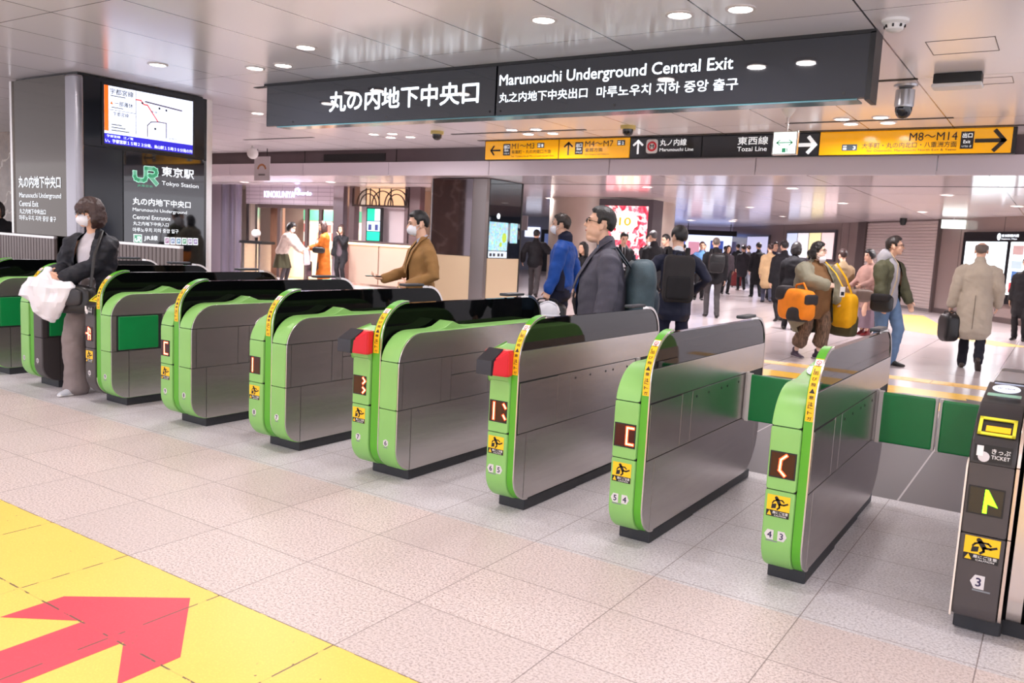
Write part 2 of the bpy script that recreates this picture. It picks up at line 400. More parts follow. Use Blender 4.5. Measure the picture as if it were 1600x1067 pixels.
for x, y in BACK_LIGHTS: downlight(x, y, 2.72 if y > 14.9 else 2.655, BACK_W, 'round downlight in the glossy low ceiling of the far hall, several added to brighten the shops', 'far hall downlights', .1)

# ---------------------------------------------------------------- floor markings
def worn(name, base, dark, sx):
    n = NT(name); x, y = n.sep.outputs[0], n.sep.outputs[1]
    c = n.mix(n.ma('MULTIPLY', n.ma('GREATER_THAN', n.noise(140, 2), .58), .35), lin(base), lin([min(255, v*1.08+10) for v in base]))
    c = n.mix(n.ma('MULTIPLY', n.noise(2.0, 4), .35), c, lin(dark))
    j = n.ma('MAXIMUM', n.joint(x, -2.005, sx, .007), n.joint(y, 1.54, TY, .007)); wear = n.ma('GREATER_THAN', n.noise(9, 4), .47)
    c = n.mix(n.ma('MULTIPLY', j, n.ma('ADD', n.ma('MULTIPLY', wear, .8), .15)), c, lin((96,78,60)))
    c = n.mix(n.ma('GREATER_THAN', n.noise(34, 3), .735), c, lin((120,92,60)))
    return n.fin(c, .38, .5)
M_YFLOOR = worn('worn_yellow_floor_film', (248,206,96), (232,180,62), TX); M_RFLOOR = worn('worn_red_floor_film', (226,66,84), (206,44,66), TX)
tag(obj('floor_sheet', bx(-7, .2, -.6, 1.993, .0, .0015), M_YFLOOR, smooth=0, world=True), 'wide yellow sheet stuck on the paving, with a red arrow on it', 'floor marking')
FP = Pl((0,0,0), (1,0,0), (0,1,0))
bm = B(); ar = [(-2.70,1.904),(-3.07,1.61),(-3.07,1.38),(-2.819,1.55),(-2.819,.35),(-2.571,.35),(-2.571,1.55),(-2.335,1.385),(-2.335,1.61)]
slab(bm, FP, list(reversed(ar)), .0016, .0026); bmesh.ops.triangulate(bm, faces=[f for f in bm.faces if len(f.verts) > 4])
tag(obj('floor_arrow', bm, M_RFLOOR, smooth=0, world=True), 'large red arrow laid on the yellow floor sheet', 'floor marking')
bm = B(); box(bm, -6.2, .7, 9.05, 10.45, 0, .002); sh = thing('floor_sheet', 'yellow floor sheet with dark arrow beyond the ticket gates', 'floor marking', (-2.7, 9.7, 0))
YF2 = mat('far_yellow_floor_film', (246,196,66), .3, var=.08); DKF = mat('dark_arrow_film', (86,80,80), .35)
obj('sheet', bm, YF2, sh, world=True)
for cx in (-1.15, -2.6, -4.1):
    bm = B(); slab(bm, FP, [(cx-.45,9.75),(cx-.15,9.55),(cx+.55,9.62),(cx+.62,9.5),(cx+1.0,9.85),(cx+.4,10.12),(cx+.42,9.98),(cx-.2,9.95)], .002, .003); bmesh.ops.triangulate(bm, faces=[f for f in bm.faces if len(f.verts) > 4]); obj('arrow_mark', bm, DKF, sh, world=True, smooth=0)
def tactile():
    n = NT('yellow_tactile_paving'); x, y = n.sep.outputs[0], n.sep.outputs[1]
    j = n.ma('MAXIMUM', n.joint(x, -.62, .6, .01), n.joint(y, 11.1, .3, .01)); a = n.ma('ABSOLUTE', n.ma('SINE', n.ma('MULTIPLY', x, 42))); 
    c = n.mix(j, lin((242,196,112)), lin((170,132,80))); return n.fin(c, .4, .4, bump=a, bs=.5)
M_TAC = tactile()
tag(obj('tactile_strip', bx(-9, 1.2, 11.05, 11.35, 0, .004), M_TAC, world=True, smooth=0), 'pale orange tactile strip running across behind the yellow arrow sheet', 'tactile paving')
bm = B(); slab(bm, FP, [(-2.0,18.6),(-.9,17.4),(-.35,17.8),(-1.7,19.2),(-3.1,25),(-3.6,24.8),(-2.7,19.2)], 0, .004); bmesh.ops.triangulate(bm, faces=[f for f in bm.faces if len(f.verts) > 4])
tag(obj('tactile_strip', bm, M_TAC, world=True, smooth=0), 'yellow tactile path bending past the shutter behind the man in the olive jacket', 'tactile paving')
# ---------------------------------------------------------------- ticket gates
GY, GL = 3.55, 1.78
LOBE = rrect(0, GL, .06, .89, .2, .15, .2, .2)
SLOPE = lambda P: P[:-11]+[(.26,P[-12][1]),(.12,.852),(.03,.786),(P[0][0],.745)]
FIN = rrect(.012, GL, .06, 1.06, .24, .15, .2, .26)
def core_and_covers(t, x0, x1, poly, m, names, cuts=(.44, .72), rr=.012):
    obj('core', prism(B(), offset(poly, .012), x0+.004, x1-.004), STEEL_D, t)
    z = [-1, *cuts, 9]
    for nm, a, b in zip(names, z, z[1:]):
        p = clip(poly, z0=a+.0025, z1=b-.0025)
        obj(nm, prism(B(), p, x0, x1, rr), m, t)
def side_panels(t, x, poly, cells, m=STEEL, th=.004):
    for y0, y1, z0, z1 in cells:
        p = clip(poly, y0+.002, y1-.002, z0+.002, z1-.002)
        if len(p) > 2: obj('side_panel', prism(B(), p, x-th, x+th, .0015), m, t)
def door_cells(flap=True, top=9):
    return [(-9,9,.72,top),(.04,.42,.44,.72),(.42,.56,.44,.72),(.56,1.44,.44,.58),(.56,1.44,.58,.72),(1.6,9,.44,.72),(-9,.115,-9,.44),(.115,1.66,-9,.44),(1.66,9,-9,.44)]
def plinth(t, x0, x1):
    bm = B(); box(bm, x0, x1, .14, .72, 0, .062, .006); box(bm, x0+.006, x1-.006, .722, 1.3, 0, .056, .006); box(bm, x0+.012, x1-.012, 1.302, 1.72, 0, .056, .006)
    obj('plinth', bm, PLINTH, t)
GLYPH = {'C':[[(.78,.86),(.4,.86),(.4,.14),(.78,.14)]], '(':[[(.62,.88),(.42,.7),(.4,.3),(.6,.12)]], '|':[[(.3,.88),(.3,.12)]], '[':[[(.9,.84),(.6,.84),(.6,.16),(.9,.16)]],
 ':':[[(.75,.9),(.92,.74),(.75,.6)],[(.75,.4),(.92,.28),(.75,.12)]], '|:':[[(.26,.88),(.26,.12)],[(.8,.86),(.92,.7)],[(.8,.36),(.92,.2)]], '-|':[[(.4,.9),(.4,.1)],[(.4,.9),(.66,.78),(.66,.58)],[(.4,.42),(.66,.42),(.66,.12)],[(.1,.5),(.4,.5)]]}
def led(t, pl, a0, a1, b0, b1, g, green=False):
    w, h = a1-a0, b1-b0
    o = obj('led_display', rect(B(), pl, a0, a1, b0, b1, -.004, .001), BLACK, t, smooth=0)
    obj('display_window', rect(B(), pl, a0+.006, a1-.006, b0+.006, b1-.006, .001, .0015), LEDBOXG if green else LEDBOX, o, smooth=0)
    bm = B()
    if green:
        slab(bm, pl, [(a0+w*.44,b0+h*.08),(a0+w*.56,b0+h*.08),(a0+w*.54,b0+h*.92),(a0+w*.46,b0+h*.92)], .0016, .0022); slab(bm, pl, [(a0+w*.54,b0+h*.42),(a0+w*.84,b0+h*.34),(a0+w*.54,b0+h*.92)], .0016, .0022)
    else:
        for s in GLYPH[g]: polyline(bm, pl, [(a0+w*x, b0+h*y) for x, y in s], w*.13, .0016, .0022)
    obj('lit_symbol', bm, LEDGREEN if green else LEDRED, o, smooth=0)
    if not green:
        bm = B()
        for s in GLYPH[g]: polyline(bm, pl, [(a0+w*x, b0+h*y) for x, y in s], w*.045, .0023, .0026)
        obj('lit_symbol_core', bm, LEDHOT, o, smooth=0)
def caution(t, pl, a0, a1, b0, b1):
    w, h = a1-a0, b1-b0
    o = obj('caution_sticker', rect(B(), pl, a0, a1, b0, b1, 0, .001), YELLOW, t, smooth=0)
    q = lambda x, y: (a0+w*x, b0+h*y); bm = B()
    rect(bm, pl, a0, a1, b0, b0+h*.3, .001, .0014)
    disc(bm, pl, *q(.4,.88), w*.075, .001, .0014)
    polyline(bm, pl, [q(.45,.8), q(.56,.6)], w*.15, .001, .0014)
    polyline(bm, pl, [q(.46,.8), q(.3,.72), q(.24,.62)], w*.06, .001, .0014)
    polyline(bm, pl, [q(.47,.8), q(.66,.8), q(.74,.72)], w*.06, .001, .0014)
    polyline(bm, pl, [q(.56,.6), q(.74,.6), q(.9,.68)], w*.075, .001, .0014)
    polyline(bm, pl, [q(.55,.6), q(.56,.46), q(.47,.36)], w*.075, .001, .0014)
    slab(bm, pl, [q(.2,.36), q(.4,.4), q(.42,.62), q(.22,.58)], .001, .0014)
    obj('pictogram', bm, BLACK, o, smooth=0)
    bm = B(); slab(bm, pl, [q(.04,.05), q(.24,.05), q(.14,.27)], .0016, .002); obj('warning_triangle', bm, YELLOW, o, smooth=0)
    bm = B(); text(bm, pl, '扉にご注意', *[q(.28,0)[0], q(.95,0)[0]], q(0,.14)[1], q(0,.27)[1], .002, .012); text(bm, pl, 'CAUTION', q(.36,0)[0], q(.88,0)[0], q(0,.035)[1], q(0,.105)[1], .002, .01)
    obj('sticker_lettering', bm, WHITE, o, smooth=0)
def badge(t, pl, cx, cz, s, num, point=0):
    w, h = s*.42, s*.5
    pts = [(-w,-h*.55),(0,-h),(w,-h*.55),(w,h*.55),(0,h),(-w,h*.55)]
    if point == -1: pts = [(-w*1.25,0),(-w*.6,-h),(w*.9,-h),(w*.9,h),(-w*.6,h)]
    if point == 1: pts = [(-w*.9,-h),(w*.6,-h),(w*1.25,0),(w*.6,h),(-w*.9,h)]
    o = obj('number_badge', slab(B(), pl, [(cx+a, cz+b) for a, b in pts], 0, .001), PALE, t, smooth=0)
    bm = B(); text(bm, pl, num, cx-w*.6, cx+w*.6, cz-h*.62, cz+h*.62, .0016, .02, keep=True); obj('numeral', bm, NUM, o, smooth=0)
    if point <= 0:
        obj('badge_strip', rect(B(), pl, cx-w*.8, cx+w*(.8 if point == 0 else 1.9), cz-h*1.35, cz-h*1.12, 0, .001), mat('grey_strip', (128,132,136), .4), o, smooth=0)
def fin_curve(y, off=0):
    """front outline of the fin: list of (y, z) from low to high"""
    r = .24; pts = [(.012-off, .62)]
    for i in range(15):
        a = PI-(PI/2)*i/14; pts.append((.012+r+(r+off)*math.cos(a), 1.06-r+(r+off)*math.sin(a)))
    return pts
def arc_pts(poly, L0, L1, step=.012):
    out = []; acc = 0
    for (a, b), (c, d) in zip(poly, poly[1:]):
        L = math.hypot(c-a, d-b); k = max(1, int(L/step))
        for i in range(k):
            s = acc+L*i/k
            if L0 <= s <= L1: out.append((a+(c-a)*i/k, b+(d-b)*i/k, (c-a)/L, (d-b)/L))
        acc += L
    return out
def warning_tape(t, x0, x1, L0=.13, L1=.44, words='飛び出し▲注意'):
    P = arc_pts(fin_curve(0, .0015), L0, L1)
    bm = B(); loft(bm, [[(x0,y,z),(x1,y,z),(x1,y+dz*.0,z),(x0,y,z+.0005)] for y, z, dy, dz in P], cap=False)
    bm = B(); R = [[bm.verts.new((x0,y,z)), bm.verts.new((x1,y,z))] for y, z, dy, dz in P]
    for a, b in zip(R, R[1:]): bm.faces.new((a[0],a[1],b[1],b[0]))
    o = obj('warning_tape', bm, YELLOW, t)
    bm = B(); bw = B(); n = len(P); w = x1-x0
    for i, ch in enumerate(['ガ','ト','に','注','意','▲','飛','び','出','し','注']):
        y, z, dy, dz = P[int((i+.8)/12.6*n)]; pl = Pl((0,y,z), (1,0,0), (0,dy,dz))
        if ch == '▲': slab(bm, pl, [(x0+.15*w,-.009),(x1-.15*w,-.009),((x0+x1)/2,.012)], .001, .0014)
        else: text(bm, pl, ch, x0+.2*w, x1-.2*w, -.007, .008, .0015, .01)
    obj('tape_lettering', bm, BLACK, o, smooth=0)
    y, z, dy, dz = P[-3]; pl = Pl((0,y,z), (1,0,0), (0,dy,dz)); o2 = obj('tape_mark', rect(B(), pl, x0, x1, -.015, .02, 0, .0012), WHITE, o, smooth=0)
    bm = B()
    for k in range(12):
        a, b = 2*PI*k/12, 2*PI*(k+1)/12; c = (x0+x1)/2; slab(bm, pl, [(c+.008*math.cos(a),.003+.008*math.sin(a)),(c+.011*math.cos(a),.003+.011*math.sin(a)),(c+.011*math.cos(b),.003+.011*math.sin(b)),(c+.008*math.cos(b),.003+.008*math.sin(b))], .0013, .0016)
    polyline(bm, pl, [((x0+x1)/2-.006,.009),((x0+x1)/2+.006,-.003)], .0025, .0013, .0016)
    obj('no_entry_symbol', bm, RED, o, smooth=0)
def ring_band(bm, poly, d, x0, x1, pick):
    a, b = poly, offset(poly, d); n = len(poly)
    idx = [i for i in range(n) if pick(poly[i])]
    # contiguous run
    st = next((i for i in idx if (i-1) % n not in idx), idx[0]); run = [(st+k) % n for k in range(len(idx))]
    return loft(bm, [[(x0,*a[i]),(x1,*a[i]),(x1,*b[i]),(x0,*b[i])] for i in run])
def fin(t, x0, x1, zwin, steel_right=True, tapex=None, col=None, glass=None):
    col = col or GREEN_D
    inner = offset(FIN, .016)
    bm = ring_band(B(), FIN, .017, x0, x1-.006, lambda p: not (p[0] > 1.52) and not (p[1] < .3 and p[0] > .9)); bmesh.ops.recalc_face_normals(bm, faces=bm.faces); obj('rim', bm, col, t)
    bm = ring_band(B(), FIN, .017, x0, x1, lambda p: p[0] > 1.5 and p[1] > .3); bmesh.ops.recalc_face_normals(bm, faces=bm.faces); obj('rear_rim', bm, STEEL_P, t)
    bm = ring_band(B(), FIN, .009, x1-.006, x1, lambda p: not (p[0] > 1.52) and not (p[1] < .3 and p[0] > .9)); bmesh.ops.recalc_face_normals(bm, faces=bm.faces); obj('edge_trim', bm, STEEL_P, t)
    obj('window', prism(B(), clip(inner, z0=zwin), x0+.004, x1-.005), glass or BLACKGL, t)
    obj('fin_core', prism(B(), clip(offset(FIN, .014), z1=zwin), x0+.002, x1-.006), STEEL_D, t)
    bm = B(); box(bm, x0-.008, x1+.006, 1.3, 1.52, 1.058, 1.078, .008); obj('sensor_pad', bm, mat('dark_slate_pad', (52,54,60), .45), t)
    if tapex: warning_tape(t, *tapex)
def reader(t, x0, x1, y0=.36, y1=.62, m=None):
    """sloping card reader on the top of the machine"""
    bm = B(); poly = [(y0-.06,.885),(y1+.1,.885),(y1+.04,.905),(y1,.938),(y0,.895)]
    o = obj('card_reader', prism(B(), poly, x0, x1, .004), m or GREEN, t)
    sl = math.atan2(.043, y1-y0); pl = Pl(((x0+x1)/2, (y0+y1)/2, .9185), (1,0,0), (0,math.cos(sl),math.sin(sl)))
    w = (x1-x0)*.42; h = (y1-y0)*.4
    bm = B(); disc(bm, pl, 0, 0, w, .001, .003, 24, h); obj('reader_border', bm, mat('navy_reader_ring', (38,44,66), .25), o, smooth=0)
    bm = B(); disc(bm, pl, 0, 0, w*.78, .003, .004, 24, h*.76); obj('reader_plate', bm, mat('lit_reader_plate', (226,232,246), .2, emit=.6), o, smooth=0)
def nose_sensor(t, x0, x1):
    """red and black sensor box standing out of the front at the top"""
    xc = (x0+x1)/2
    bm = B(); poly = [(.14,.9),(.03,.875),(-.02,.84),(-.03,.79),(.0,.72),(.05,.7),(.2,.75)]
    obj('sensor_cowl', prism(B(), list(reversed(poly)), x0, x1, .01), GREEN, t)
    q = lambda xa, xb, za, zb, y, ya=0: [(xa,y,za),(xb,y,za),(xb,y+ya,zb),(xa,y+ya,zb)]
    bm = loft(B(), [q(x0+.012,x1-.03,.765,.838,-.13,.012), q(x0-.008,x1+.010,.748,.885,-.035), q(x0,x1,.745,.88,.06)]); bmesh.ops.recalc_face_normals(bm, faces=bm.faces)
    bmesh.ops.bevel(bm, geom=bm.edges[:], offset=.006, segments=2, affect='EDGES')
    o = obj('sensor_housing', bm, RED, t, smooth=30)
    bm = B(); p2 = [(-.033,.892),(-.122,.846),(-.137,.838),(-.139,.765),(-.125,.76),(-.1,.8)]
    bm = loft(B(), [[(x,*p) for p in p2] for x in (x0+.010, x1-.027)]); bmesh.ops.recalc_face_normals(bm, faces=bm.faces)
    obj('sensor_window', bm, mat('black_sensor_window', (36,36,44), .18), o)
def hump(t, x0, x1):
    bm = B(); poly = [(.34,.885),(.95,.885),(.8,.892),(.62,.9),(.52,.935),(.44,.9)]
    obj('reader_hood', prism(B(), poly, x0+.01, x1-.01, .004), GREEN, t)
def screws(t, x, pts):
    bm = B(); pl = Pl((x,0,0),(0,1,0),(0,0,1))
    for y, z in pts: disc(bm, pl, y, z, .007, 0, .001, 8)
    obj('screw_heads', bm, STEEL_D, t, smooth=0)
def narrow_gate(xl, label, nums, glyph, sensor=False, flap=True):
    t = thing('ticket_gate', label, 'ticket gate', (xl, GY, 0), 0, 'green ticket gates')
    plinth(t, .004, .172)
    core_and_covers(t, 0, .131, LOBE, GREEN, ('lower_cover','middle_cover','upper_cover'))
    side_panels(t, .0015, LOBE, [(.05,9,.72,.8),(.05,9,.44,.72),(.05,9,.1,.44)])
    fin(t, .133, .176, .885, tapex=(.137,.170), glass=BLACKMIR)
    P = offset(FIN, .008)
    side_panels(t, .1725, P, [(-9,1.76,.72,.885),(.03,.42,.44,.715),(.42,.56,.44,.72),(.56,1.42,.44,.72),(-9,.115,-9,.44),(.115,1.69,-9,.44),(1.69,9,-9,.44),(1.56,1.7,.44,.6)])
    screws(t, .1768, [(.62,.68),(.8,.68),(1.0,.68),(1.1,.68),(1.3,.68)])
    pl = Pl((0,-.0005,0), (1,0,0), (0,0,1))
    led(t, pl, .010, .122, .495, .612, glyph); caution(t, pl, .014, .112, .322, .418)
    badge(t, pl, .037, .24, .044, nums[0], -1); badge(t, pl, .088, .24, .044, nums[1], 1)
    if sensor: nose_sensor(t, .0, .13)
    else: reader(t, .004, .127)
    obj('flap_hinge', bx(.168, .186, 1.44, 1.48, .43, .725, .004), DOORW, t)
    return t
def wide_gate(xl, label, nums, glyph, sensor=False, kind='green', flap=False, right=True):
    t = thing('ticket_gate', label, 'ticket gate', (xl, GY, 0), 0, 'green ticket gates')
    plinth(t, .055, .345)
    m1 = DKGREY if kind == 'dark_left' else GREEN; m2 = DKGREY if kind == 'dark_right' else GREEN
    core_and_covers(t, 0, .141, SLOPE(LOBE) if kind == 'dark_left' else LOBE, m1, ('lower_cover','middle_cover','upper_cover'))
    fin(t, .148, .212, .7, tapex=(.155,.196), col=STEEL_P if kind == 'x' else GREEN_D)
    if kind != 'green':
        bm = ring_band(B(), FIN, .02, .2, .216, lambda p: p[0] < .5 and p[1] < .75) if kind == 'dark_right' else ring_band(B(), FIN, .02, .142, .149, lambda p: p[0] < .5 and p[1] < .75)
        obj('pale_seam', bm, mat('cream_seam', (236,222,208), .4), t)
    side_panels(t, .0, LOBE, [(.05,9,.72,.86),(.05,9,.44,.72),(.05,9,.12,.44)])
    L2 = clip(LOBE, y1=9); core_and_covers(t, .218, .355, L2, m2, ('lower_cover','middle_cover','upper_cover'))
    P = offset(LOBE, .006); x = .3565; obj('side_backing', prism(B(), offset(LOBE, .012), .35, .3566), STEEL_D, t)
    cells = [(-9,9,.72,9),(-9,.045,.44,.72),(.045,.40,.44,.72),(.40,.50,.44,.72),(.50,.9,.60,.72),(.50,.9,.44,.60),(.9,9,.44,.72),(-9,.13,-9,.44),(.13,9,-9,.44)]
    if flap:
        cells = [(-9,9,.72,9),(-9,.05,.44,.72),(.42,.46,.44,.72),(.47,9,.44,.72),(-9,.15,-9,.44),(.15,9,-9,.44)]
    side_panels(t, x, P, cells, mat('dark_side_panel', (80,74,74), .4, .6) if kind == 'dark_right' else STEEL)
    if flap:
        o = obj('retracted_flap', bx(.345, .372, .062, .40, .45, .712, .008), DOORG, t); obj('flap_frame', bx(.35, .361, .05, .44, .44, .722, .002), STEEL_D, o)
    pl = Pl((0,-.0005,0), (1,0,0), (0,0,1))
    if glyph:
        led(t, pl, .010, .116, .497, .612, glyph); caution(t, pl, .014, .112, .326, .418)
    badge(t, pl, .062, .24, .044, nums[0], 0); badge(t, pl, .283, .24, .044, nums[1], 0)
    if sensor: nose_sensor(t, .0, .14)
    elif kind != 'dark_left': reader(t, .006, .134, m=m1)
    if kind == 'dark_left': ticket_slot(t, .0, .141)
    hump(t, .222, .352)
    return t
def ticket_slot(t, x0, x1):
    pl = Pl((x0, -.001, 0), (1,0,0), (0,0,1)); w = x1-x0
    # sloping head: dark hood with a yellow framed ticket slot and the word TICKET below
    poly = [(-.004,.70),(.3,.70),(.3,.905),(.22,.90),(.12,.865),(.03,.80),(-.004,.76)]
    o = obj('slot_hood', prism(B(), poly, x0-.001, x1+.001, .006), mat('black_slot_hood', (46,43,44), .35), t)
    a = math.atan2(.065, .09); ps = Pl((x0, .075, .8325+.004), (1,0,0), (0,math.cos(a),math.sin(a)))
    fr = lambda a0,a1,b0,b1,k: obj('slot_frame', rect(B(), ps, a0, a1, b0, b1, .001, k), YELLOWL, o, smooth=0)
    bm = B(); rect(bm, ps, .012, w-.012, -.055, -.043, .001, .006); rect(bm, ps, .012, w-.012, .028, .04, .001, .006); rect(bm, ps, .012, .024, -.055, .04, .001, .006); rect(bm, ps, w-.024, w-.012, -.055, .04, .001, .006)
    obj('slot_frame', bm, YELLOWL, o, smooth=0)
    obj('ticket_slot', rect(B(), ps, .038, w-.03, -.034, -.004, .001, .003), mat('amber_slot', (244,176,20), .4, emit=.5), o, smooth=0)
    pf = Pl((x0, -.0065, 0), (1,0,0), (0,0,1)); p = obj('ticket_sign', rect(B(), pf, .012, w-.014, .71, .775, .001, .002), BLACK, o, smooth=0)
    bm = B(); text(bm, pf, 'きっぷ', .07, w-.02, .744, .763, .0026, .01); text(bm, pf, 'TICKET', .07, w-.02, .724, .738, .0026, .01); rect(bm, pf, .02, .042, .73, .77, .0022, .0028)
    bm2 = B(); disc(bm2, pf, .045, .728, .02, .0021, .0026); obj('ticket_icon', bm2, PALE, p, smooth=0); obj('sign_lettering', bm, WHITE, p, smooth=0)
G43 = narrow_gate(-.985, 'green ticket gate with badges 4 and 3, nearest to the dark grey gate', '43', '(')
G54 = narrow_gate(-1.735, 'green ticket gate with badges 5 and 4 on its face', '54', '[')
G65 = narrow_gate(-2.475, 'green ticket gate with badges 6 and 5 and red sensor box', '65', '|:', True)
G76 = wide_gate(-3.475, 'double green ticket gate with badges 7 and 6 and red sensor box', '76', ':', True)
G87 = wide_gate(-4.42, 'double green ticket gate with badges 8 and 7', '87', '|')
G98 = wide_gate(-5.40, 'double green ticket gate with badges 9 and 8', '98', 'C')
G109 = wide_gate(-6.40, 'double gate with dark left face marked 10 and green face marked 9', ('10','9'), '-|', kind='dark_left', flap=True)
G1110 = wide_gate(-7.42, 'double gate left of the woman with the plastic bag, green and dark faces', ('11','10'), None, kind='dark_right', flap=True)
G12 = wide_gate(-8.27, 'green double gate at the left edge with a folded green flap', ('12','11'), 'C', flap=True)
# right hand machine (number 3)
t = thing('ticket_gate', 'dark grey ticket gate with green arrow display and badge 3', 'ticket gate', (-.232, GY+.03, 0), 0, 'dark ticket gates')
bm = B(); box(bm, .006, .175, .1, .74, 0, .07, .006); box(bm, .175, .30, .14, 1.7, 0, .06); obj('plinth', bm, PLINTH, t); obj('plinth_flap', bx(.012, .17, .085, .1, .006, .09, .003), PLINTH, t)
LB2 = rrect(0, GL, .07, .905, .2, .06, .2, .2); LB3 = SLOPE(LB2)
core_and_covers(t, 0, .157, LB3, DKGREY, ('lower_cover','middle_cover','upper_cover'), (.42,.70))
obj('edge_strip', prism(B(), rrect(-.003, .2, .07, .7, .03, .03, .03, .03), -.005, .0015), mat('cream_seam', (236,222,208), .4), t)
ticket_slot(t, .004, .155)
pl = Pl((0,-.0005,0), (1,0,0), (0,0,1)); led(t, pl, .012, .135, .50, .61, None, True); caution(t, pl, .02, .14, .315, .412); badge(t, pl, .082, .235, .054, '3', -1)
o = obj('card_reader', prism(B(), [(.22,.895),(.62,.895),(.62,.94),(.24,.905)], .004, .153, .004), mat('black_slot_hood', (46,43,44), .35), t); sl = Pl((.0785,.43,.9335), (1,0,0), (0,.38,.035))
bm = B(); disc(bm, sl, 0, .02, .052, .001, .003, 24, .075); obj('reader_plate', bm, mat('lit_reader_plate', (226,232,246), .2, emit=.6), o, smooth=0)
bm = B(); text(bm, sl, 'IC card', -.03, .03, .01, .03, .004, .01); obj('reader_lettering', bm, NUM, o, smooth=0)
obj('notice_strip', rect(B(), sl, -.06, .06, -.13, -.085, .001, .003), mat('mint_notice', (150,200,176), .4), o, smooth=0); obj('blue_strip', rect(B(), sl, -.05, .06, .11, .13, .001, .003), mat('pale_blue_strip', (186,200,226), .4), o, smooth=0)
bm = B(); box(bm, .01, .15, .85, 1.3, .905, .92, .004); obj('rear_reader', bm, mat('dark_reader_glass', (70,66,68), .12), t)
obj('yellow_line', bx(.02, .14, .78, .8, .905, .91), YELLOW, t)
side_panels(t, .165, offset(LB2, .004), [(-9,9,.7,9),(-9,9,.42,.7),(-9,9,-9,.42)], mat('cream_steel_side', (216,200,188), .25, .85), .006)
fin(t, .185, .235, .7, tapex=(.19,.222), col=STEEL_P)
core_and_covers(t, .25, .40, LB2, mat('yellow_cover', (250,206,40), .4), ('lower_cover','middle_cover','upper_cover'), (.42,.70))
# the closed flaps between the machines
def flap(x0, x1, y, label, pivot, strip=True):
    t = thing('gate_flap', label, 'gate flap', ((x0+x1)/2, y, .43), 0, 'closed green gate flaps')
    w = (x1-x0)/2; bm = B(); box(bm, -w, w, -.02, .02, 0, .285, .012)
    for v in bm.verts: v.co.y -= .02*(1-(v.co.x/w)**2)
    obj('padding', bm, DOORG, t)
    for sx, q in ((-w, 1 if pivot < 0 else .7), (w, 1 if pivot > 0 else .7)): obj('hinge_strip', bx(sx-.012*q, sx+.012*q, -.026*q, .022, -.004, .29, .003), DOORW, t)
flap(-.785, -.505, 5.0, 'green flap closing the lane, hinged on the gate with badges 4 and 3', -1)
flap(-.478, -.262, 4.98, 'green flap closing the lane, hinged on the dark grey gate', 1)
flap(-1.535, -1.275, 5.0, 'green flap hinged on the gate with badges 5 and 4', -1)
flap(-1.25, -1.005, 5.0, 'green flap mostly hidden behind the gate with badges 4 and 3', 1)
# ---------------------------------------------------------------- big hanging exit sign
SIGNGL = mat('black_sign_glass', (34,36,44), .04, spec=.5, ior=1.6)
SIGNEDGE = mat('teal_glass_edge', (92,140,150), .15)
LIT = mat('lit_white_lettering', (236,246,255), emit=1.5)
WALL_Y = lambda y: Pl((0,y,0), (1,0,0), (0,0,1))
WALL_X = lambda x: Pl((x,0,0), (0,1,0), (0,0,1))
t = thing('hanging_sign', 'long black hanging sign reading Marunouchi Underground Central Exit', 'sign', (-4.93, 7.05, 2.69))
bm = B(); box(bm, -8.36, -1.46, 6.985, 7.18, 2.72, 3.19); obj('sign_case', bm, BLACK, t, world=True)
for a, b in ((-8.38,-4.945),(-4.925,-1.44)):
    bm = B(); box(bm, a, b, 6.95, 6.985, 2.69, 3.175, .004); obj('glass_panel', bm, SIGNGL, t, world=True)
bm = B(); box(bm, -8.2, -1.5, 6.96, 7.16, 2.675, 2.688); obj('bottom_edge', bm, SIGNEDGE, t, world=True)
bm = B(); box(bm, -8.42, -1.40, 6.94, 7.2, 3.172, 3.20); obj('top_channel', bm, BLACK, t, world=True)
bm = B(); box(bm, -1.44, -1.40, 6.94, 7.2, 2.67, 3.18); obj('end_cap', bm, BLACK, t, world=True)
bm = B()
for x in (-7.9,-6.4,-5.0,-4.87,-3.6,-1.6): 
    for z in (2.73,): disc(bm, WALL_Y(6.949), x, z, .012, 0, .002, 10)
obj('bolt_heads', bm, STEEL_D, t, world=True)
p = WALL_Y(6.948)
def letters(par, pl, items, m, name='lettering'):
    for it in items:
        s, a0, a1, b0, b1 = it[:5]; bm = B(); text(bm, pl, s, a0, a1, b0, b1, .003, it[5] if len(it) > 5 else .012); obj(name, bm, m, par, smooth=0, world=True)
letters(t, p, [('丸の内地下中央口',-7.285,-5.15,2.822,3.042,.022),('Marunouchi Underground Central Exit',-4.895,-2.51,2.945,3.08,.012),('丸之内地下中央出口',-4.89,-3.89,2.812,2.905,.012),('마루노우치 지하 중앙 출구',-3.79,-2.455,2.806,2.902,.012)], LIT)

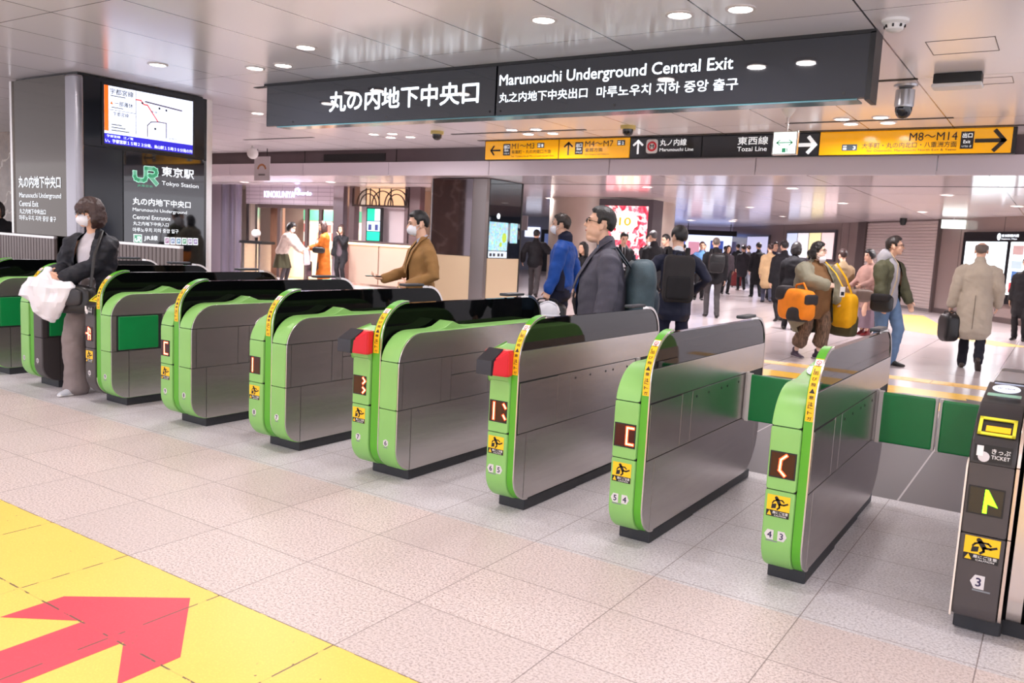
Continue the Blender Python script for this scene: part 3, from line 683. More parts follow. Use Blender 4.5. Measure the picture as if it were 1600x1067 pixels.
# ---------------------------------------------------------------- yellow and black direction sign
SY = mat('yellow_sign_panel', (248,176,14), .12, emit=.3); SB = mat('black_sign_panel', (40,42,48), .12)
DK = mat('dark_sign_print', (44,34,20), .4); LW = mat('pale_sign_print', (226,228,230), .4, emit=.7)
t = thing('direction_sign', 'long yellow and black direction sign over the hall entrance', 'sign', (-4.8, 12.35, 2.87)); SGY = 12.29; p = WALL_Y(SGY-.002)
bm = B(); box(bm, -8.93, -.70, 12.31, 12.42, 2.86, 3.2, .004); obj('sign_case', bm, BLACK, t, world=True)
for a, b, m in ((-8.90,-7.385,SY),(-7.36,-6.05,SY),(-6.03,-4.84,SB),(-4.815,-3.10,SB),(-3.085,-.745,SY)):
    bm = B(); box(bm, a, b, SGY, 12.31, 2.875, 3.19); obj('sign_panel', bm, m, t, world=True)
def arrow(pl, cx, cz, s, ang, w):
    bm = B(); c, n = math.cos(ang), math.sin(ang); q = lambda x, y: (cx+(x*c-y*n)*s, cz+(x*n+y*c)*s)
    polyline(bm, pl, [q(-1,0), q(.85,0)], w, .002, .004); polyline(bm, pl, [q(.3,.75), q(.95,0), q(.3,-.75)], w, .002, .004); return bm
obj('arrow', arrow(p, -8.68, 3.03, .1, PI, .03), DK, t, world=True, smooth=0); obj('arrow', arrow(p, -7.18, 3.04, .1, PI/2, .03), DK, t, world=True, smooth=0)
obj('arrow', arrow(p, -5.895, 3.04, .10, PI/2, .032), LW, t, world=True, smooth=0); obj('arrow', arrow(p, -3.28, 3.02, .14, 0, .05), LW, t, world=True, smooth=0); obj('arrow', arrow(p, -.98, 3.03, .16, 0, .05), DK, t, world=True, smooth=0)
for a, b, c, d in ((-8.51,-8.36,2.94,3.14),(-7.05,-6.9,2.94,3.14),(-1.32,-1.17,2.93,3.15)):
    o = obj('exit_box', rect(B(), p, a, b, c, d, .002, .004), SB, t, world=True, smooth=0); h = d-c
    bm = B(); text(bm, p, '出口', a+.02, b-.02, d-.08, d-.02, .005, .02); text(bm, p, 'Exit', a+.035, b-.035, c+.07, c+.11, .005, .01); text(bm, p, '나가는 곳', a+.02, b-.02, c+.02, c+.045, .005, .005); obj('lettering', bm, LW, o, world=True, smooth=0)
letters(t, p, [('M1～M3',-8.33,-7.86,3.05,3.145,.005),('有楽町・丸の内南口方面',-8.33,-7.52,2.965,3.03,.008),('for Yurakucho & Marunouchi South Exit',-8.33,-7.46,2.91,2.94,.002),
 ('M4～M7',-6.86,-6.34,3.06,3.155,.005),('皇居方面',-6.86,-6.53,2.98,3.04,.008),('for Imperial Palace',-6.86,-6.41,2.92,2.95,.002),
 ('M8～M14',-1.93,-1.36,3.045,3.15,.008),('大手町・丸の内北口・八重洲方面',-2.52,-1.36,2.955,3.03,.008),('for Otemachi, Marunouchi North Exit & Yaesu',-2.45,-1.36,2.905,2.94,.002)], DK)
letters(t, p, [('丸ノ内線',-5.52,-5.08,3.05,3.15,.012),('Marunouchi Line',-5.52,-4.96,2.965,3.015,.004),('東西線',-4.27,-3.82,3.04,3.155,.012),('Tozai Line',-4.27,-3.83,2.945,3.01,.006)], LW)
o = obj('line_symbol', slab(B(), p, [(-5.655+.10*math.copysign(abs(math.cos(a))**.4, math.cos(a)), 3.045+.11*math.copysign(abs(math.sin(a))**.4, math.sin(a))) for a in [2*PI*k/32 for k in range(32)]], .002, .004), WHITE, t, world=True, smooth=0)
bm = B()
for k in range(32):
    a, b = 2*PI*k/32, 2*PI*(k+1)/32; f = lambda r, a: (-5.655+r*math.cos(a), 3.045+r*.95*math.sin(a)); slab(bm, p, [f(.05,a), f(.082,a), f(.082,b), f(.05,b)], .004, .006)
obj('red_ring', bm, RED, o, world=True, smooth=0); bm = B(); text(bm, p, 'M', -5.688, -5.622, 3.015, 3.075, .006, .03); obj('lettering', bm, BLACK, o, world=True, smooth=0)
for a, b, c, s in ((-7.80,-7.66,3.06,'1'),(-6.27,-6.13,3.07,'2'),(-2.78,-2.58,2.93,'3')):
    o = obj('elevator_box', rect(B(), p, a, b, c, c+.085, .002, .004), mat('blue_grey_box', (66,84,96), .4), t, world=True, smooth=0)
    bm = B(); text(bm, p, s, b-.055, b-.02, c+.015, c+.06, .005, .02); rect(bm, p, a+.015, a+.06, c+.012, c+.04, .004, .005); disc(bm, p, a+.025, c+.06, .01, .004, .005, 8); disc(bm, p, a+.05, c+.06, .01, .004, .005, 8); obj('lettering', bm, LW, o, world=True, smooth=0)
# exit lamp hanging on a rod
t = thing('exit_lamp', 'small white lamp with green arrows hanging on a rod before the black sign panel', 'exit light', (-3.0, 10.33, 2.66))
bm = B(); tube(bm, [(-3.0,10.35,2.94),(-3.0,10.35,3.14)], .014); obj('rod', bm, STEEL_P, t, world=True)
bm = B(); lathe(bm, [(.02,3.10),(.07,3.17),(.085,3.20)], (-3.0,10.35,0), 16); obj('canopy', bm, WHITE, t, world=True)
bm = B(); box(bm, -3.155, -2.855, 10.32, 10.39, 2.655, 2.94, .008); obj('lamp_case', bm, STEEL_P, t, world=True)
p = WALL_Y(10.318); o = obj('lit_face', rect(B(), p, -3.14, -2.87, 2.67, 2.925, 0, .003), mat('lit_white_face', (238,255,248), emit=1.3), t, world=True, smooth=0)
bm = B(); polyline(bm, p, [(-3.09,2.80),(-2.92,2.80)], .012, .003, .004); polyline(bm, p, [(-3.06,2.83),(-3.10,2.80),(-3.06,2.77)], .012, .003, .004); polyline(bm, p, [(-2.95,2.83),(-2.91,2.80),(-2.95,2.77)], .012, .003, .004); rect(bm, p, -3.03, -2.985, 2.685, 2.735, .003, .004); rect(bm, p, -2.975, -2.965, 2.685, 2.735, .003, .004)
obj('green_arrows', bm, mat('exit_green', (60,196,140), .4), o, world=True, smooth=0)
# ceiling fittings
def cam_dome(x, y, label, big=True):
    t = thing('dome_camera', label, 'security camera', (x, y, CEIL), 0)
    if big:
        bm = B(); lathe(bm, [(.001,-.0),(.115,0),(.11,-.02),(.05,-.035),(.09,-.05),(.092,-.2),(.085,-.22),(.001,-.22)], n=24); obj('housing', bm, mat('silver_camera_shell', (186,186,190), .3, .6), t)
        bm = B(); lathe(bm, [(.001,-.33),(.04,-.322),(.066,-.295),(.08,-.25),(.082,-.215)], n=24); obj('dome', bm, mat('smoked_dome', (40,40,44), .05, ior=1.6), t)
    else:
        bm = B(); lathe(bm, [(.001,0),(.11,0),(.11,-.05),(.001,-.055)], n=20); obj('housing', bm, mat('yellowed_camera_base', (214,196,120), .4), t)
        bm = B(); lathe(bm, [(.001,-.15),(.045,-.142),(.075,-.11),(.08,-.05)], n=20); obj('dome', bm, mat('smoked_dome', (40,40,44), .05, ior=1.6), t)
cam_dome(-1.535, 9.24, 'silver dome camera on the ceiling right of the big black sign')
cam_dome(-8.97, 10.99, 'small dark dome camera on a yellowish base below the black sign, near the M1 sign', False)
cam_dome(-5.53, 11.15, 'small dark dome camera on a yellowish base above the black Marunouchi Line panel', False)
t = thing('smoke_detector', 'white round smoke detector on the ceiling by the sign end', 'smoke detector', (-1.24, 6.75, CEIL))
bm = B(); lathe(bm, [(.001,0),(.095,0),(.095,-.02),(.07,-.035),(.06,-.07),(.035,-.085),(.001,-.085)], n=24); obj('base', bm, WHITE, t)
bm = B()
for k in range(8): boxm(bm, (.03,.012,.02), Matrix.Rotation(k*PI/4,4,'Z') @ Matrix.Translation((.06,0,-.05)))
obj('vents', bm, STEEL_D, t)
for x0, x1, y0, y1, l in ((-1.14,-.648,7.5,7.99,'thin outlined inspection hatch in the ceiling near the smoke detector'),(-1.1,-.61,9.1,9.42,'thin outlined inspection hatch behind the emergency lamp')):
    bm = B(); fpl = Pl((0,0,CEIL), (1,0,0), (0,-1,0))
    for a in ((x0,x1,-y0-.006,-y0),(x0,x1,-y1,-y1+.006),(x0,x0+.006,-y1,-y0),(x1-.006,x1,-y1,-y0)): rect(bm, fpl, *a, -.001, .003)
    tag(obj('ceiling_hatch', bm, mat('hatch_gap', (120,112,112), .6), world=True, smooth=0), l, 'hatch')
t = thing('emergency_lamp', 'black and white box shaped emergency lamp on the ceiling', 'ceiling light', (-1.03, 8.85, CEIL))
bm = B(); box(bm, -.2, .2, -.09, .09, -.09, 0, .01); obj('bracket', bm, BLACK, t)
bm = B(); box(bm, -.21, .21, -.1, .1, -.13, -.09, .015); obj('diffuser', bm, WHITE, t)
t = thing('hanging_notice', 'small white notice with an emblem hanging before the bakery shop sign', 'sign', (-15.19, 12.5, 2.5))
bm = B(); box(bm, -15.45, -14.93, 12.49, 12.51, 2.5, 3.03, .004); obj('board', bm, mat('notice_board', (196,190,194), .4), t, world=True)
bm = B(); tube(bm, [(-15.35,12.5,3.03),(-15.35,12.5,3.2)], .008); obj('cord', bm, STEEL_D, t, world=True); bm = B(); tube(bm, [(-15.03,12.5,3.03),(-15.03,12.5,3.2)], .008); obj('cord', bm, STEEL_D, t, world=True)
p = WALL_Y(12.488); bm = B()
for k in range(7): a = PI*(.1+.8*k/6); disc(bm, p, -15.19+.13*math.cos(a), 2.74+.11*math.sin(a), .028, 0, .002, 8)
obj('emblem', bm, mat('ochre_print', (170,110,60), .5), t, world=True, smooth=0); letters(t, p, [('KAWAII',-15.3,-15.08,2.6,2.65,.02)][:0], DK)
bm = B(); rect(bm, p, -15.3, -15.08, 2.61, 2.65, 0, .002); obj('print_bar', bm, mat('grey_print', (110,104,104), .5), t, world=True, smooth=0)
t = thing('globe_camera', 'white globe shaped camera under the far ceiling left of the notice', 'security camera', (-14.9, 12.0, CEIL))
bm = B(); ell(bm, (0,0,-.16), (.12,.12,.12), seg=20); tube(bm, [(0,0,-.06),(0,0,0)], .03); obj('globe', bm, WHITE, t)

# ---------------------------------------------------------------- information pillar with train screen
MIRR = mat('bronze_mirror_glass', (92,86,80), .06, 1.)
PBLK = mat('black_pillar_panel', (20,22,28), .12, ior=1.5)
PX, PY = -10.1, 5.52
t = thing('information_pillar', 'square black pillar with train screen and JR Tokyo Station sign', 'pillar', (-10.9, 6.5, 0))
bm = B(); box(bm, -11.6, -10.12, 5.56, 7.3, 0, 3.19); obj('pillar_core', bm, BLACK, t, world=True)
bm = B(); box(bm, -11.62, -10.33, 5.52, 5.56, .1, 3.17, .003); obj('mirror_panel', bm, MIRR, t, world=True)
bm = B(); box(bm, -10.32, -10.09, 5.50, 5.62, 0, 3.17, .03); obj('corner_column', bm, mat('brushed_corner_column', (158,154,158), .25, 1.), t, world=True)
bm = B(); box(bm, -11.66, -11.61, 5.5, 5.56, 0, 3.17, .006); obj('corner_trim', bm, STEEL_P, t, world=True)
bm = B(); box(bm, -10.14, -10.07, 7.33, 7.42, 0, 3.17, .006); obj('corner_trim', bm, STEEL_P, t, world=True)
bm = B(); box(bm, -10.12, -10.1, 5.62, 7.33, 2.345, 3.17, .002); obj('upper_panel', bm, PBLK, t, world=True)
bm = B(); box(bm, -10.12, -10.1, 5.62, 6.115, .1, 2.335, .002); obj('lower_panel', bm, PBLK, t, world=True)
SGL = mat('black_mirror_sign_glass', (14,16,20), .03, ior=1.9)
bm = B(); box(bm, -10.12, -10.098, 6.125, 7.33, .1, 2.335, .002); obj('sign_glass', bm, SGL, t, world=True)
p = WALL_X(-10.0985)
o = obj('train_screen', rect(B(), p, 5.84, 7.15, 2.37, 3.13, 0, .01), BLACK, t, world=True, smooth=0)
SW = mat('screen_white', (226,234,255), emit=1.25); SBL = mat('screen_blue', (42,34,190), emit=.8); SO = mat('screen_orange', (255,110,20), emit=.8); SRD = mat('screen_red', (250,70,60), emit=.5); SGR = mat('screen_grey', (150,144,170), .4); SDK = mat('screen_black', (40,40,54), .4)
p2 = WALL_X(-10.088)
obj('screen_area', rect(B(), p2, 5.87, 7.12, 2.52, 3.10, 0, .001), SW, o, world=True, smooth=0)
obj('screen_banner', rect(B(), p2, 5.87, 7.12, 2.395, 2.52, 0, .001), SBL, o, world=True, smooth=0)
obj('screen_bar', rect(B(), p2, 5.87, 5.925, 2.55, 3.10, .001, .002), SO, o, world=True, smooth=0)
bm = B(); rect(bm, p2, 6.285, 6.291, 2.55, 3.10, .001, .002); rect(bm, p2, 5.93, 6.285, 2.81, 2.816, .001, .002)
for i in range(3): rect(bm, p2, 5.96, 6.2-.05*i, 2.56+.035*i, 2.572+.035*i, .001, .002)
rect(bm, p2, 5.95, 6.15, 2.98, 2.99, .001, .002); rect(bm, p2, 5.96, 6.12, 2.84, 2.85, .001, .002)
for a, b in ((6.62,2.93),(6.72,2.92),(6.56,2.66),(6.38,2.96)): disc(bm, p2, a, b, .016, .001, .002, 8)
for a, b, s in ((6.52,2.55,'小山'),(6.75,2.55,'宝積寺'),(6.5,2.86,'黒磯')): text(bm, p2, s, a, a+.045*len(s), b, b+.025, .003)
obj('screen_print', bm, SDK, o, world=True, smooth=0)
bm = B(); polyline(bm, p2, [(6.29,2.99),(6.36,2.99),(6.40,2.945),(6.45,2.945),(6.60,2.755)], .016, .001, .002); obj('route_line', bm, SRD, o, world=True, smooth=0)
bm = B(); polyline(bm, p2, [(6.42,2.985),(6.95,2.95)], .02, .001, .002); polyline(bm, p2, [(6.60,2.755),(6.5,2.74),(6.45,2.69),(6.45,2.55)], .014, .001, .002); polyline(bm, p2, [(6.60,2.755),(6.72,2.755),(6.72,2.56)], .014, .001, .002); obj('route_line', bm, SGR, o, world=True, smooth=0)
letters(o, p2, [('宇都宮線',5.945,6.255,3.005,3.075,.012),('一部運休',6.0,6.25,2.87,2.93,.012),('宇都宮線',5.985,6.19,2.745,2.795,.01)], SDK, 'screen_lettering')
bm = B(); slab(bm, p2, [(5.945,2.88),(5.985,2.88),(5.965,2.92)], .001, .002); obj('warning_mark', bm, SO, o, world=True, smooth=0)
letters(o, p2, [('い。宇都宮駅１５時２３分発、烏山駅１５時３８分発の列',5.88,7.11,2.41,2.455,.012),('宇都宮線   江ノ電',5.9,6.25,2.475,2.505,.008)], SW, 'screen_lettering')
p = WALL_X(-10.097); PL = mat('pale_panel_lettering', (226,232,236), .4, emit=.8)
letters(t, p, [('東京駅',6.66,7.145,2.065,2.19,.02),('Tokyo Station',6.66,7.22,1.93,2.0,.006),('丸の内地下中央口',6.245,7.095,1.665,1.755,.02),('Marunouchi Underground',6.245,7.04,1.57,1.625,.006),('Central Entrance',6.245,6.79,1.48,1.535,.006),('丸之内地下中央入口',6.25,6.76,1.40,1.45,.01),('마루노우치 지하 중앙 입구',6.245,6.91,1.315,1.37,.008),
 ('JR線',6.40,6.60,1.20,1.275,.012),('JR Lines',6.40,6.62,1.135,1.165,.004),('新幹線',6.55,6.82,.99,1.06,.014),('Shinkansen',6.55,6.86,.935,.965,.004)], PL)
JRG = mat('railway_green', (96,168,136), .35, emit=.5); JRE = mat('pale_green_edge', (176,220,204), .4, emit=.6)
def jr_logo(bm, pl, a, b, w, h, lw, d0, d1):
    q = lambda x, y: (a+w*x, b+h*y)
    polyline(bm, pl, [q(.02,.62),q(.02,.36),q(.06,.22),q(.16,.16),q(.40,.16),q(.47,.22),q(.50,.34),q(.50,.92),q(.86,.92),q(.95,.86),q(.97,.72),q(.95,.58),q(.86,.5),q(.66,.5),q(.98,.02)], lw, d0, d1)
bm = B(); jr_logo(bm, p, 6.27, 1.95, .32, .21, .062, .001, .002); obj('railway_logo', bm, JRE, t, world=True, smooth=0)
bm = B(); jr_logo(bm, p, 6.27, 1.95, .32, .21, .046, .0025, .0035); obj('railway_logo', bm, JRG, t, world=True, smooth=0)
letters(t, p, [('JR東日本',6.31,6.53,1.895,1.93,.01)], JRG)
o = obj('line_icon', rect(B(), p, 6.255, 6.375, 1.16, 1.285, .001, .002), PL, t, world=True, smooth=0); bm = B(); rect(bm, p, 6.265, 6.365, 1.17, 1.275, .0021, .003); obj('icon_ground', bm, JRG, o, world=True, smooth=0)
bm = B(); jr_logo(bm, p, 6.28, 1.185, .07, .07, .014, .0031, .004); obj('icon_mark', bm, PL, o, world=True, smooth=0)
o = obj('line_icon', rect(B(), p, 6.39, 6.52, .925, 1.07, .001, .002), PL, t, world=True, smooth=0); obj('icon_ground', rect(B(), p, 6.405, 6.505, .94, 1.055, .0021, .003), mat('navy_icon', (30,60,120), .4), o, world=True, smooth=0); bm = B(); rect(bm, p, 6.425, 6.485, .96, 1.04, .0031, .004); obj('icon_mark', bm, PL, o, world=True, smooth=0)
for i, (s, m) in enumerate(zip(['JT','JC','JK','JY','JU','JO'], [(196,150,190),(150,170,210),(120,176,206),(120,190,150),(190,170,210),(170,150,200)])):
    a = 6.70+i*.088; o = obj('line_icon', rect(B(), p, a, a+.076, 1.165, 1.26, .001, .002), PL, t, world=True, smooth=0)
    bm = B(); rect(bm, p, a+.01, a+.066, 1.178, 1.247, .0021, .003); obj('icon_ground', bm, mat('line_tint_%d' % i, m, .4), o, world=True, smooth=0); bm = B(); text(bm, p, s, a+.02, a+.056, 1.195, 1.23, .004, .02); obj('icon_mark', bm, PL, o, world=True, smooth=0)
p = WALL_Y(5.518)
letters(t, p, [('丸の内地下中央口',-11.49,-10.46,1.81,1.955,.02),('Marunouchi Underground',-11.475,-10.45,1.665,1.745,.006),('Central Exit',-11.48,-11.0,1.57,1.64,.006),('丸之内地下中央出口',-11.48,-10.82,1.475,1.54,.01),('마루노우치 지하 중앙 출구',-11.485,-10.575,1.39,1.455,.008)], PL)
# slatted barrier in front of the pillar
SLATM = mat('brown_grey_slats', (120,108,104), .35, .7)
for a, b, l in ((-9.35,-7.89,'brown slatted metal barrier in front of the JR Tokyo Station sign'),(-11.9,-10.45,'brown slatted metal barrier left of the pillar corner')):
    t = thing('slatted_barrier', l, 'barrier', ((a+b)/2, 5.44, 0)); n = int((b-a)/.07)
    bm = B()
    for i in range(n): x = a+.05+(b-a-.1)*i/(n-1); box(bm, x-.029, x+.029, 5.43, 5.45, .12, 1.18)
    obj('slat_panel', bm, SLATM, t, world=True)
    bm = B(); box(bm, a, b, 5.415, 5.465, 1.18, 1.215, .004); obj('top_rail', bm, STEEL_P, t, world=True)
    for x in (a, b-.04): bm = B(); box(bm, x, x+.04, 5.42, 5.46, 0, 1.18); obj('post', bm, SLATM, t, world=True)
# ---------------------------------------------------------------- glass pillar with station map
t = thing('glass_pillar', 'dark glass pillar with steel corner and lit station map behind the gates', 'pillar', (-10.3, 14.1, 0))
BEIGE = mat('warm_beige_lower_panel', (226,202,166), .3, .35); NAVYGL = mat('navy_mirror_glass', (18,24,34), .03, ior=1.9); GREYGL = mat('smoky_mirror_glass', (104,94,98), .05, .85)
bm = B(); box(bm, -11.0, -9.68, 13.49, 14.7, 0, 2.65); obj('pillar_core', bm, BLACK, t, world=True)
bm = B(); box(bm, -11.03, -10.0, 13.45, 13.49, 1.1, 2.64, .003); obj('glass_panel', bm, GREYGL, t, world=True)
bm = B(); box(bm, -11.03, -10.0, 13.45, 13.49, 0, 1.095, .003); obj('lower_panel', bm, BEIGE, t, world=True)
bm = B(); box(bm, -10.0, -9.655, 13.43, 13.56, 0, 2.65, .02); obj('corner_column', bm, mat('brushed_grey_corner', (140,132,130), .3, 1.), t, world=True)
bm = B(); box(bm, -11.07, -11.03, 13.43, 13.5, 0, 2.65, .006); obj('corner_trim', bm, STEEL_P, t, world=True)
bm = B(); box(bm, -9.68, -9.65, 13.56, 14.7, 1.08, 2.64, .003); obj('glass_panel', bm, NAVYGL, t, world=True)
bm = B(); box(bm, -9.68, -9.65, 13.56, 14.7, 0, 1.075, .003); obj('lower_panel', bm, BEIGE, t, world=True)
bm = B(); box(bm, -9.69, -9.64, 14.70, 14.74, 0, 2.65, .004); obj('corner_trim', bm, BLACK, t, world=True)
p = WALL_X(-9.649)
def map_mat():
    n = NT('lit_station_map'); c = n.ramp(n.noise(14, 3), [(.35, lin((150,206,226))), (.5, lin((118,186,214))), (.62, lin((160,196,170)))])
    v, d = n.voro(22); c = n.mix(.18, c, v); n.fin(c, .2); n.put(n.b.inputs['Emission Color'], c); n.b.inputs['Emission Strength'].default_value = .75; return n.m
o = obj('station_map', rect(B(), p, 13.58, 14.24, 1.24, 1.81, 0, .002), map_mat(), t, world=True, smooth=0)
bm = B(); disc(bm, p, 14.12, 1.5, .08, .002, .003, 12, .1); disc(bm, p, 14.0, 1.36, .05, .002, .003, 12); obj('map_green', bm, mat('map_green', (170,200,60), .4, emit=.6), o, world=True, smooth=0)
obj('station_map', rect(B(), p, 14.33, 14.6, 1.4, 1.81, 0, .002), MATS['lit_station_map'], t, world=True, smooth=0)
o = obj('map_legend', rect(B(), p, 13.58, 14.24, 1.09, 1.22, 0, .002), mat('pale_legend', (206,222,232), .4, emit=.5), t, world=True, smooth=0)
bm = B(); 
for a in (13.62,13.74,13.9,14.03): rect(bm, p, a, a+.08, 1.12, 1.18, .002, .003)
obj('legend_icons', bm, SDK, o, world=True, smooth=0)
o = obj('information_mark', disc(B(), p, 13.88, 1.93, .055, 0, .002, 20), LIT, t, world=True, smooth=0); bm = B(); text(bm, p, 'i', 13.872, 13.888, 1.90, 1.96, .003, .04); obj('mark_letter', bm, BLACK, o, world=True, smooth=0)

# ---------------------------------------------------------------- round column and red screen
bm = B(); lathe(bm, [(1.8,0),(1.8,2.72)], (-11.1,21.7,0), 64); o = struct('column', bm, mat('champagne_metal_column', (216,200,188), .3, .45, var=.05, vscale=1.5)); o['kind'] = 'structure'
bm = B(); lathe(bm, [(1.83,0),(1.83,.12),(1.8,.12)], (-11.1,21.7,0), 64); struct('trim_column_base', bm, STEEL)
t = thing('digital_screen', 'tall dark framed advertising screen with a red picture on the round column', 'screen', (-9.7, 19.8, .6))
bm = B(); box(bm, -10.48, -8.92, 19.72, 20.35, .62, 2.68, .01); obj('screen_case', bm, mat('grey_screen_case', (84,78,84), .35), t, world=True)
def poster():
    n = NT('red_poster'); v, d = n.voro(4.2); f = n.noise(5, 5)
    c = n.ramp(f, [(.38, lin((232,40,60))), (.48, lin((244,92,110))), (.56, lin((255,214,214))), (.66, lin((214,30,50)))]); n.fin(c, .2)
    n.put(n.b.inputs['Emission Color'], c); n.b.inputs['Emission Strength'].default_value = 1.7; return n.m
p = WALL_Y(19.718); o = obj('lit_picture', rect(B(), p, -10.30, -9.05, .8, 2.5, 0, .002), poster(), t, world=True, smooth=0)
obj('white_patch', slab(B(), p, [(-9.68+.36*math.cos(a)*(1.06 if k % 2 else .92), 2.1+.3*math.sin(a)*(1.06 if k % 2 else .92)) for k, a in enumerate([2*PI*k/20 for k in range(20)])], .002, .003), mat('lit_cream', (255,238,214), emit=1.6), o, world=True, smooth=0)
bm = B(); text(bm, p, '10', -9.85, -9.52, 2.0, 2.2, .005, .03); obj('picture_lettering', bm, mat('lit_gold', (224,160,40), emit=1.2), o, world=True, smooth=0)
obj('white_band', rect(B(), p, -10.05, -9.4, 1.62, 1.78, .002, .003), mat('lit_cream', (255,238,214)), o, world=True, smooth=0)

# ---------------------------------------------------------------- slanting wall on the right with shutter, posters and boards
AN = math.radians(38); DD = V((-math.sin(AN), math.cos(AN), 0)); DP = V((-.7, 24.0, 0)); DN = V((-DD.y, DD.x, 0))
DW = Pl(DP, -DD, (0,0,1))       # a = -s along the wall, facing the hall
PANEL = mat('glossy_taupe_wall_panel', (150,132,128), .12, spec=.6, var=.06, vscale=.6)
bm = B(); slab(bm, DW, [(-22,0),(4,0),(4,2.72),(-22,2.72)], -.3, 0)
bmesh.ops.translate(bm, verts=bm.verts, vec=(0,0,0)); struct('wall_right', bm, PANEL, smooth=0)
bm = B(); rect(bm, DW, -8.75, -8.2, 0, 2.72, 0, .12); struct('trim_shutter_left', bm, mat('dark_taupe_jamb', (92,78,76), .3), smooth=0)
bm = B(); rect(bm, DW, -22, 4, 0, .14, 0, .03); struct('baseboard_right', bm, mat('dark_taupe_jamb', (92,78,76)), smooth=0)
bm = B()
for a in (-3.0,-1.2,-9.6,-10.2,-15.5): rect(bm, DW, a-.008, a+.008, .14, 2.72, 0, .002)
struct('trim_wall_joint', bm, STEEL_D, smooth=0)
t = thing('roller_shutter', 'closed pale roller shutter in the slanting right wall', 'shutter', DP+DD*6.1+DN*.05); bm = B(); n = 28; rings = []
for i in range(n):
    z0, z1 = .02+i*2.66/n, .02+(i+1)*2.66/n; h = z1-z0
    for z, d in ((z0, .03), (z0+h*.2, .055), (z0+h*.8, .055), (z1-.002, .03)): rings.append((z, d))
R = [[DW.p(-8.2, z, d), DW.p(-4.0, z, d), DW.p(-4.0, z, .005), DW.p(-8.2, z, .005)] for z, d in rings]; loft(bm, R)
obj('slat_curtain', bm, mat('pale_pinkish_shutter', (206,190,186), .45), t, world=True, smooth=20)
bm = B(); rect(bm, DW, -4.02, -3.92, 0, 2.72, 0, .09); obj('guide_rail', bm, mat('dark_taupe_jamb', (92,78,76)), t, world=True, smooth=0)
bm = B(); rect(bm, DW, -8.2, -4.0, .005, .09, .02, .07); obj('bottom_bar', bm, STEEL, t, world=True, smooth=0)
t = thing('information_board', 'black framed information board with lit white panels beside the shutter', 'information board', DP+DD*.9); 
obj('board_case', rect(B(), DW, -2.69, 1.6, .5, 2.33, 0, .12), mat('near_black_board', (24,22,26), .25), t, world=True, smooth=0)
LITP = mat('lit_panel', (232,244,250), emit=1.7)
obj('lit_panel', rect(B(), DW, -2.55, -.84, .82, 2.07, .12, .125), LITP, t, world=True, smooth=0); o = obj('lit_panel', rect(B(), DW, -.70, 1.4, .74, 2.07, .12, .125), LITP, t, world=True, smooth=0)
bm = B()
for i in range(6): rect(bm, DW, -2.4+.0*i, -1.0-.1*(i % 3), .86+i*.028, .87+i*.028, .125, .127)
for i in range(5): rect(bm, DW, -2.2, -1.2, 1.1+i*.18, 1.108+i*.18, .125, .126)
obj('panel_print', bm, mat('pale_blue_print', (150,176,200), .5), t, world=True, smooth=0)
for a, b, c, d, m in ((-.6,-.2,1.75,1.98,(180,150,150)),(-.1,.5,1.7,1.95,(120,140,160)),(-.6,-.2,1.4,1.6,(170,190,200)),(-.55,-.15,1.1,1.34,(70,110,170)),(-.6,-.1,.8,1.05,(200,50,60)),(0,.6,1.1,1.5,(190,180,150))):
    obj('notice', rect(B(), DW, a, b, c, d, .125, .128), mat('notice_%d_%d' % (m[0], m[2]), m, .5, emit=.4), t, world=True, smooth=0)
bm = B(); disc(bm, DW, -1.2, 2.2, .07, .12, .124, 16, .09); text(bm, DW, '東京駅構内図', -1.1, -.45, 2.19, 2.26, .124, .01); text(bm, DW, 'Station Map', -1.1, -.5, 2.12, 2.16, .124, .004); obj('header_lettering', bm, LIT, t, world=True, smooth=0)
t = thing('poster_case', 'row of lit posters in a long grey case on the far right wall', 'poster case', DP+DD*12.7)
obj('case_frame', rect(B(), DW, -15.0, -10.45, 1.3, 2.46, 0, .08), mat('grey_screen_case', (84,78,84)), t, world=True, smooth=0)
for i, m in enumerate([(196,206,232),(226,222,226),(236,222,170),(232,206,206)]):
    a = -14.9+i*1.1; obj('poster', rect(B(), DW, a, a+1.03, 1.38, 2.36, .08, .085), mat('lit_poster_%d' % i, m, .3, emit=.9), t, world=True, smooth=0)
t = thing('poster_case', 'wide pale lilac lit panel on the far wall behind the crowd', 'poster case', DP+DD*18.4)
obj('case_frame', rect(B(), DW, -19.7, -16.9, .3, 2.3, 0, .08), mat('grey_screen_case', (84,78,84)), t, world=True, smooth=0)
obj('poster', rect(B(), DW, -19.6, -17.0, .4, 2.22, .08, .085), mat('lit_lilac', (196,194,226), .3, emit=.85), t, world=True, smooth=0)
t = thing('dome_camera', 'tiny black dome camera on the far ceiling near the shutter', 'security camera', (-4.2, 27.2, 2.72)); bm = B(); lathe(bm, [(.001,-.22),(.07,-.2),(.1,-.1),(.1,0)], n=14); obj('dome', bm, BLACK, t)
t = thing('exit_lamp', 'white box lamp on the far ceiling above the shutter end', 'exit light', (-2.75, 26.2, 2.42)); bm = B(); box(bm, -.3, .3, -.06, .06, .0, .24, .01); obj('lamp_case', bm, mat('lit_white_face', (238,255,248)), t); bm = B(); tube(bm, [(0,0,.24),(0,0,.3)], .02); obj('rod', bm, STEEL, t)

